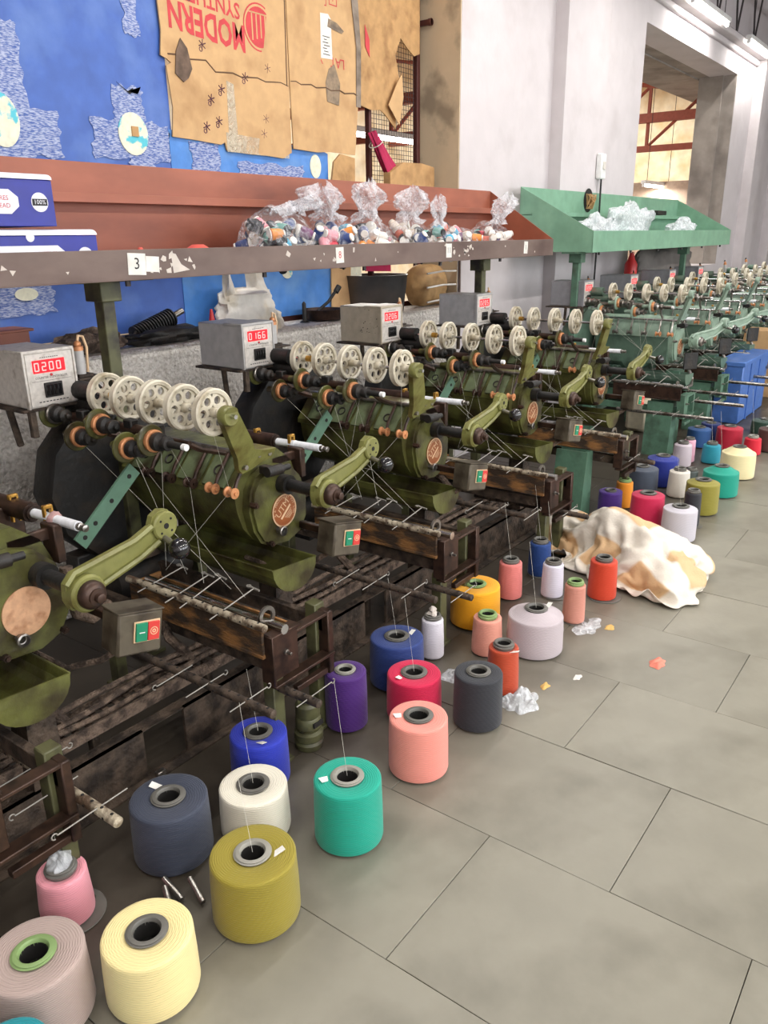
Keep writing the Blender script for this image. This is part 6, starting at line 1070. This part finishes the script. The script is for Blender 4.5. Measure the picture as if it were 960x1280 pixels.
390, -28, 12, 398, -15, 23, 402, 1, 34, 400, 14, 47, 417, 28, 46, 432, 40, 47, 444, 53, 54, 458, 56, 71, 465, 36, 84, 472, 25, 102, 477, 32, 120, 486, 52, 113, 495, 71, 101, 503, 89, 104, 512, 101, 118, 523, 108, 138, 533, 115, 158, 541, 133, 161, 551, 146, 172, 560, 162, 179, 570, 178, 185, 577, 196, 189, 583, 215, 188, 584, 233, 182, 590, 251, 186, 593, 271, 191, 596, 290, 192, 593, 307, 182, 586, 324, 173, 579, 341, 165, 583, 360, 162, 592, 377, 163, 580, 385, 150, 589, 402, 149, 592, 421, 146, 585, 435, 132, 585, 455, 122, 599, 469, 121, 616, 478, 114, 621, 496, 120, 630, 513, 116, 640, 530, 110, 654, 543, 105, 673, 550, 110, 684, 566, 107, 703, 573, 113, 707, 592, 114, 714, 611, 110, 734, 607, 116, 747, 621, 112, 754, 639, 107, 757, 659, 104, 753, 677, 92, 763, 693, 91, 779, 710, 84, 782, 726, 72, 768, 739, 66, 760, 748, 49, 757, 767, 41, 763, 786, 36,
405, -16, 11, 402, 4, 11, 405, 20, 23, 419, 19, 35, 434, 18, 48, 445, 30, 61, 457, 43, 69, 476, 47, 66, 483, 41, 84, 489, 33, 104, 497, 30, 122, 505, 48, 119, 515, 63, 108, 525, 78, 112, 531, 86, 129, 543, 95, 146, 555, 116, 144, 570, 129, 153, 581, 143, 163, 588, 152, 178, 596, 170, 178, 600, 189, 178, 596, 209, 169, 601, 232, 170, 602, 252, 163, 600, 270, 159, 585, 282, 162, 583, 299, 153, 581, 316, 143, 584, 335, 139, 592, 354, 142, 606, 371, 148, 600, 388, 142, 590, 397, 128, 598, 416, 124, 609, 437, 121, 608, 456, 113, 598, 466, 100, 603, 484, 98, 622, 487, 101, 638, 498, 102, 648, 514, 97, 663, 526, 95, 680, 537, 95, 692, 551, 93, 692, 571, 94, 698, 589, 94, 715, 591, 104, 730, 599, 97, 737, 617, 92, 748, 633, 89, 764, 644, 92, 768, 661, 84, 769, 680, 77, 783, 693, 75, 776, 708, 65, 779, 725, 57, 777, 742, 48, 775, 761, 34, 769, 775, 21,
412, -5, 25, 419, 10, 15, 420, 30, 19, 432, 34, 35, 452, 26, 42, 466, 37, 57, 470, 23, 70, 488, 30, 69, 499, 28, 84, 502, 18, 103, 516, 24, 115, 526, 40, 112, 539, 51, 120, 550, 64, 127, 561, 78, 135, 568, 98, 131, 583, 106, 149, 595, 117, 162, 604, 133, 166, 600, 152, 160, 602, 171, 158, 613, 186, 161, 615, 207, 159, 613, 230, 153, 600, 249, 141, 591, 268, 135, 604, 279, 142, 599, 295, 133, 594, 311, 125, 599, 330, 125, 610, 348, 132, 611, 369, 127, 616, 388, 127, 602, 389, 112, 599, 405, 103, 610, 424, 100, 618, 441, 96, 617, 457, 85, 611, 473, 76, 618, 491, 75, 637, 494, 77, 639, 513, 74, 647, 530, 70, 660, 543, 66, 674, 556, 65, 689, 569, 69, 702, 571, 85, 719, 578, 89, 718, 595, 78, 733, 608, 67, 746, 621, 63, 763, 630, 71, 762, 649, 68, 770, 666, 62, 776, 682, 55, 791, 693, 49, 780, 708, 44, 788, 729, 42, 789, 750, 28, 773, 757, 14,
437, 3, 29, 434, 22, 28, 440, 38, 15, 450, 42, 30, 468, 40, 44, 472, 16, 54, 483, 6, 66, 500, 10, 71, 513, 11, 85, 521, 7, 103, 534, 19, 108, 546, 35, 103, 558, 47, 110, 569, 58, 125, 576, 75, 121, 586, 92, 122, 599, 109, 136, 613, 117, 152, 618, 135, 151, 610, 154, 140, 617, 175, 136, 624, 196, 134, 618, 216, 129, 608, 234, 125, 608, 254, 119, 601, 271, 116, 608, 287, 123, 620, 300, 130, 614, 309, 114, 620, 329, 113, 629, 350, 115, 635, 367, 127, 633, 380, 114, 621, 390, 100, 607, 394, 87, 608, 410, 77, 613, 426, 70, 618, 441, 61, 624, 457, 51, 630, 473, 44, 636, 491, 41, 649, 502, 49, 660, 509, 62, 670, 521, 52, 681, 535, 46, 690, 543, 63, 708, 552, 67, 721, 564, 60, 721, 581, 47, 738, 590, 47, 752, 602, 54, 765, 621, 52, 774, 634, 68, 781, 650, 60, 775, 664, 40, 789, 675, 21, 797, 691, 17, 801, 702, 42, 796, 722, 27, 796, 742, 14,
440, 16, 14, 453, 21, 30, 461, 33, 14, 474, 39, 28, 481, 15, 38, 491, -10, 48, 508, -10, 56, 513, -13, 75, 526, -7, 88, 540, -2, 99, 552, 14, 100, 564, 26, 108, 576, 39, 116, 589, 57, 114, 600, 73, 120, 608, 87, 130, 620, 103, 138, 628, 119, 137, 625, 139, 128, 621, 159, 117, 628, 181, 113, 615, 201, 105, 605, 222, 96, 599, 240, 92, 602, 258, 92, 612, 275, 98, 627, 279, 114, 639, 295, 117, 637, 309, 104, 644, 327, 109, 648, 341, 122, 646, 357, 112, 635, 365, 98, 618, 372, 87, 620, 384, 72, 625, 401, 68, 632, 418, 74, 636, 435, 71, 642, 450, 61, 647, 463, 48, 651, 476, 36, 656, 481, 54, 671, 490, 57, 683, 503, 52, 695, 516, 47, 708, 528, 39, 701, 540, 25, 715, 549, 16, 730, 560, 15, 741, 576, 19, 754, 591, 30, 771, 598, 45, 781, 616, 50, 772, 631, 43, 790, 645, 35, 800, 656, 17, 807, 673, 14, 811, 697, 23, 814, 712, 40, 815, 719, 23,
457, 11, 22, 464, 22, 10, 484, 21, 16, 496, 26, 28, 497, 3, 45, 508, -21, 46, 520, -31, 59, 532, -28, 73, 545, -16, 86, 559, -6, 94, 571, 7, 102, 583, 22, 105, 597, 37, 108, 612, 53, 120, 626, 69, 129, 632, 86, 129, 632, 102, 121, 627, 120, 112, 624, 137, 104, 630, 154, 99, 634, 169, 91, 630, 192, 85, 620, 218, 79, 616, 240, 77, 619, 258, 79, 632, 271, 89, 649, 272, 108, 662, 291, 99, 673, 308, 109, 676, 325, 117, 669, 340, 108, 652, 343, 96, 635, 346, 88, 635, 361, 77, 642, 377, 74, 643, 392, 63, 648, 410, 56, 656, 427, 57, 664, 441, 63, 672, 456, 52, 659, 443, 35, 671, 454, 22, 685, 465, 21, 696, 480, 25, 711, 489, 29, 703, 500, 15, 716, 512, 13, 726, 528, 17, 735, 541, 25, 744, 552, 15, 754, 568, 14, 770, 583, 20, 781, 599, 23, 791, 614, 26, 803, 626, 34, 809, 643, 29, 815, 660, 27, 820, 676, 18, 828, 691, 26, 830, 702, 41,
478, 8, 11, 473, -6, 31, 490, -8, 34, 507, -2, 34, 520, -10, 49, 527, -33, 41, 539, -38, 53, 552, -37, 70, 566, -25, 83, 578, -12, 90, 590, 4, 95, 600, 20, 92, 615, 31, 99, 630, 48, 111, 644, 70, 118, 650, 87, 116, 651, 103, 109, 646, 119, 98, 650, 136, 100, 658, 150, 108, 660, 168, 107, 657, 189, 101, 650, 213, 89, 649, 232, 82, 655, 249, 81, 669, 263, 88, 686, 274, 103, 696, 294, 105, 701, 312, 103, 692, 328, 100, 675, 331, 90, 653, 323, 91, 655, 341, 84, 652, 350, 69, 657, 366, 63, 665, 387, 61, 669, 402, 42, 677, 417, 44, 683, 428, 57, 689, 443, 47, 676, 425, 33, 682, 433, 14, 697, 442, 15, 704, 456, 27, 711, 469, 18, 718, 485, 13, 722, 497, 25, 735, 510, 23, 746, 525, 17, 756, 537, 25, 768, 550, 15, 780, 565, 25, 789, 580, 22, 799, 597, 14, 808, 613, 15, 820, 623, 26, 827, 639, 25, 829, 653, 13, 837, 669, 20, 831, 682, 37,
473, -19, 26, 488, -23, 19, 508, -23, 25, 527, -17, 30, 540, -16, 43, 550, -25, 52, 550, -10, 69, 564, -4, 82, 577, -1, 70, 593, -1, 76, 610, 0, 84, 623, 12, 91, 633, 28, 89, 636, 45, 84, 646, 65, 87, 656, 86, 91, 663, 105, 92, 669, 119, 101, 676, 134, 104, 681, 152, 103, 673, 171, 91, 657, 192, 76, 659, 214, 68, 668, 229, 71, 683, 240, 83, 695, 255, 88, 696, 271, 84, 695, 289, 81, 692, 306, 80, 689, 323, 76, 673, 308, 80, 664, 325, 67, 651, 337, 62, 670, 340, 62, 673, 354, 71, 681, 370, 61, 686, 386, 44, 694, 401, 47, 701, 414, 56, 707, 433, 57, 695, 417, 40, 687, 411, 16, 694, 425, 26, 710, 438, 15, 733, 448, 15, 752, 459, 18, 754, 473, 27, 753, 490, 17, 758, 507, 22, 767, 520, 14, 787, 532, 18, 794, 544, 33, 797, 562, 38, 804, 573, 21, 812, 591, 14, 820, 608, 13, 829, 622, 14, 843, 636, 19, 839, 646, 39, 855, 663, 36,
492, -10, 12, 512, -7, 22, 530, 1, 37, 543, 3, 50, 543, -4, 68, 556, 3, 61, 576, 14, 72, 588, 26, 92, 602, 25, 80, 603, 27, 60, 619, 23, 77, 634, 17, 72, 649, 30, 73, 650, 47, 67, 666, 60, 78, 677, 87, 88, 686, 107, 94, 688, 124, 91, 683, 142, 81, 676, 158, 71, 665, 177, 60, 663, 199, 49, 671, 214, 49, 685, 220, 61, 698, 236, 68, 698, 252, 63, 683, 263, 54, 677, 278, 51, 672, 295, 54, 690, 299, 56, 684, 319, 52, 667, 322, 36, 662, 338, 35, 659, 357, 46, 678, 349, 51, 693, 352, 55, 696, 369, 62, 704, 382, 67, 718, 393, 72, 725, 409, 69, 727, 423, 49, 713, 406, 31, 715, 409, 13, 734, 422, 14, 751, 431, 35, 775, 437, 34, 782, 452, 29, 774, 468, 16, 776, 486, 14, 790, 499, 14, 802, 507, 37, 803, 518, 53, 809, 534, 58, 816, 550, 48, 823, 562, 33, 826, 584, 28, 832, 602, 27, 847, 613, 25, 854, 627, 43, 853, 642, 27,
515, 3, 19, 524, 13, 41, 534, 16, 70, 544, 11, 88, 564, 19, 91, 570, 30, 78, 585, 34, 89, 601, 40, 83, 616, 43, 75, 626, 41, 63, 637, 37, 50, 650, 43, 56, 661, 32, 51, 669, 48, 55, 667, 73, 61, 690, 92, 72, 700, 112, 78, 692, 128, 70, 676, 143, 55, 669, 160, 45, 676, 174, 42, 684, 189, 40, 692, 205, 47, 689, 221, 38, 701, 233, 38, 691, 246, 36, 687, 262, 29, 683, 277, 23, 683, 294, 23, 687, 310, 26, 692, 328, 25, 677, 324, 13, 674, 340, 14, 674, 357, 20, 675, 373, 28, 689, 375, 38, 703, 366, 42, 715, 377, 49, 730, 376, 62, 742, 387, 66, 750, 402, 69, 756, 414, 55, 759, 410, 39, 763, 400, 27, 771, 414, 32, 770, 424, 17, 782, 435, 16, 793, 448, 14, 801, 462, 19, 799, 471, 37, 807, 481, 56, 814, 493, 68, 818, 507, 75, 824, 526, 68, 831, 543, 55, 836, 559, 39, 841, 576, 31, 849, 590, 36, 859, 608, 30, 871, 626, 24,
539, 1, 15, 550, 11, 33, 558, 20, 59, 557, 33, 79, 570, 43, 89, 586, 45, 82, 591, 43, 67, 605, 41, 59, 616, 54, 53, 635, 61, 49, 652, 64, 45, 665, 57, 38, 669, 39, 28, 681, 53, 33, 677, 70, 29, 673, 90, 31, 677, 112, 41, 679, 128, 39, 679, 143, 33, 686, 157, 29, 703, 161, 37, 712, 175, 39, 711, 201, 32, 698, 219, 19, 701, 234, 17, 709, 247, 24, 706, 262, 18, 703, 280, 15, 704, 294, 21, 706, 305, 33, 704, 312, 18, 701, 327, 12, 698, 342, 17, 693, 351, 29, 692, 364, 20, 697, 380, 19, 714, 382, 31, 728, 369, 33, 737, 379, 41, 731, 394, 45, 745, 400, 47, 759, 390, 54, 774, 394, 60, 782, 396, 46, 786, 398, 30, 778, 403, 16, 788, 415, 26, 799, 427, 32, 807, 441, 34, 814, 456, 34, 814, 472, 30, 819, 485, 39, 828, 493, 51, 834, 510, 46, 849, 526, 43, 844, 538, 30, 849, 555, 32, 852, 571, 22, 862, 587, 21, 869, 606, 14,
547, 25, 14, 563, 30, 31, 562, 43, 55, 576, 43, 68, 584, 60, 72, 605, 69, 71, 606, 66, 53, 610, 47, 38, 635, 43, 40, 647, 53, 31, 657, 64, 21, 662, 48, 15, 675, 59, 16, 690, 62, 14, 695, 78, 17, 691, 95, 14, 690, 114, 15, 692, 129, 13, 703, 137, 22, 705, 152, 15, 710, 169, 14, 713, 185, 15, 721, 203, 14, 722, 219, 14, 725, 234, 14, 728, 249, 13, 728, 264, 14, 729, 279, 18, 725, 284, 31, 723, 297, 21, 725, 317, 16, 717, 327, 26, 708, 337, 36, 716, 348, 26, 715, 357, 13, 713, 363, 28, 716, 369, 13, 729, 377, 12, 740, 385, 20, 726, 391, 24, 741, 395, 26, 757, 391, 32, 767, 383, 43, 776, 376, 53, 783, 378, 38, 787, 384, 24, 796, 396, 16, 804, 410, 19, 808, 426, 14, 822, 437, 14, 832, 451, 14, 839, 466, 14, 850, 479, 14, 860, 494, 14, 869, 505, 23, 855, 516, 23, 852, 536, 19, 865, 552, 26, 863, 565, 13, 861, 582, 13]
NU, NV = 60, 38
SV = [(3.0 + SACK[3 * k] / 1000, .8 + SACK[3 * k + 1] / 1000, max(.0015, SACK[3 * k + 2] / 1000 - .008)) for k in range(NU * NV)]
t = thing('woven_sack', (3.5, 1.19, 0), 'crumpled white woven sack with tan stains lying on the floor between the cones', 'sack')
bs = B().add(SV, [(j * NU + i, j * NU + i + 1, (j + 1) * NU + i + 1, (j + 1) * NU + i) for j in range(NV - 1) for i in range(NU - 1)])
so = bs.build('sack_cloth', M_SACKW, t, (3.5, 1.19, 0), sharp=180)
uv = so.data.uv_layers.new(name='weave')
for lp in so.data.loops: k = lp.vertex_index; uv.data[lp.index].uv = (k % NU / NU, k // NU / NV)
md = so.modifiers.new('smooth', 'SUBSURF'); md.levels = 1; md.render_levels = 1
md = so.modifiers.new('cloth_thickness', 'SOLIDIFY'); md.thickness = .002
def loose(name, x, y, r, h, m, label, cat, s):
    def f(u, v):
        a = 2 * PI * u; q = r * (1 - v) * (1 + .5 * noise.noise(Vector((math.cos(a) * 1.5 + s, math.sin(a) * 1.5, 0)))); p = Vector((q * math.cos(a), q * math.sin(a), 0))
        return (x + p.x, y + p.y * .7, max(.0006, h * (v ** .6) * (.5 + 1.1 * abs(noise.noise(p * 22 + Vector((s, 0, 0)))))))
    return tag(B().grid(f, 36, 12).build(name, m), label, cat)
loose('plastic_scrap', 2.13, 1.02, .075, .06, film('bright_film', .42), 'crumpled clear film on the floor beside the rust orange cone', 'plastic film', 1.0)
loose('plastic_scrap', 2.79, 1.06, .075, .008, film('bright_film', .42), 'flat clear film under the slim dusty rose cone', 'plastic film', 2.0)
loose('plastic_scrap', 2.15, 1.30, .06, .02, film('bright_film', .42), 'clear film bit on the floor behind the charcoal cone', 'plastic film', 3.0)
loose('pink_lint', 2.66, .73, .04, .014, mat('salmon_lint', (226, 132, 112), .9), 'salmon pink tuft of lint alone on the floor tiles', 'lint', 4.0)
loose('yellow_lint', 2.28, 1.0, .022, .012, mat('straw_lint', (200, 164, 96), .9), 'straw coloured lint on the floor right of the clear film', 'lint', 5.0)
loose('yellow_lint', 2.83, .98, .028, .005, MATS['straw_lint'], 'pale straw lint on the floor before the slim dusty rose cone', 'lint', 6.0)
loose('paper_scrap', 2.40, .93, .02, .003, M_PAPER, 'tiny white paper scrap on the floor before the grey cone', 'paper', 7.0)
for k, (x, y, a) in enumerate(((.87, 1.30, 1.1), (.93, 1.27, 1.3), (.90, 1.32, 1.5))):
    d_ = Vector((math.cos(a), math.sin(a), 0)) * .035; B1 = B().cyl(Vector((x, y, .011)) - d_, Vector((x, y, .011)) + d_ + Vector((0, 0, .02)), .007).build('loose_peg', M_STEEL); tag(B1, ('left', 'right', 'middle')[k] + ' steel peg on the floor between the slate and cream cones', 'peg', 'steel pegs on the floor')
tag(B().box(1.16, 1.19, 1.70, 1.72, .0, .02, .003).build('metal_bit', M_STEEL), 'small bright metal bit on the dark floor under the machines', 'scrap')

# ---- far right: crates behind the cones
t = thing('blue_crate', (7.3, 1.58, 0), 'blue crate standing on the floor behind the far red cones', 'crate'); o = (7.3, 1.58, 0)
B().box(6.86, 7.75, 1.47, 1.68, 0, .50, .008).build('crate_body', mat('crate_blue', (70, 108, 176), .45), t, o)
B().box(6.85, 7.76, 1.46, 1.69, .47, .506, .004).build('crate_rim', MATS['crate_blue'], t, o)
for x in (7.1, 7.4): B().box(x, x + .03, 1.462, 1.472, 0, .47).build('rib', MATS['crate_blue'], t, o)
tag(B().box(6.75, 7.0, 1.75, 2.1, 0, .5, .02).build('brown_carton', M_RED), 'red brown carton left of the blue crate', 'box')
tag(B().box(6.15, 6.62, 1.98, 2.16, 0, .26, .03).build('cream_carton', mat('pale_carton', (226, 214, 186), .8)), 'pale cream carton on the floor behind the green machine legs', 'box')
tag(B().box(8.2, 8.5, 1.5, 1.8, 0, .62, .004).build('tan_carton', M_CARD), 'tan carton at the right edge beyond the blue crate', 'box')
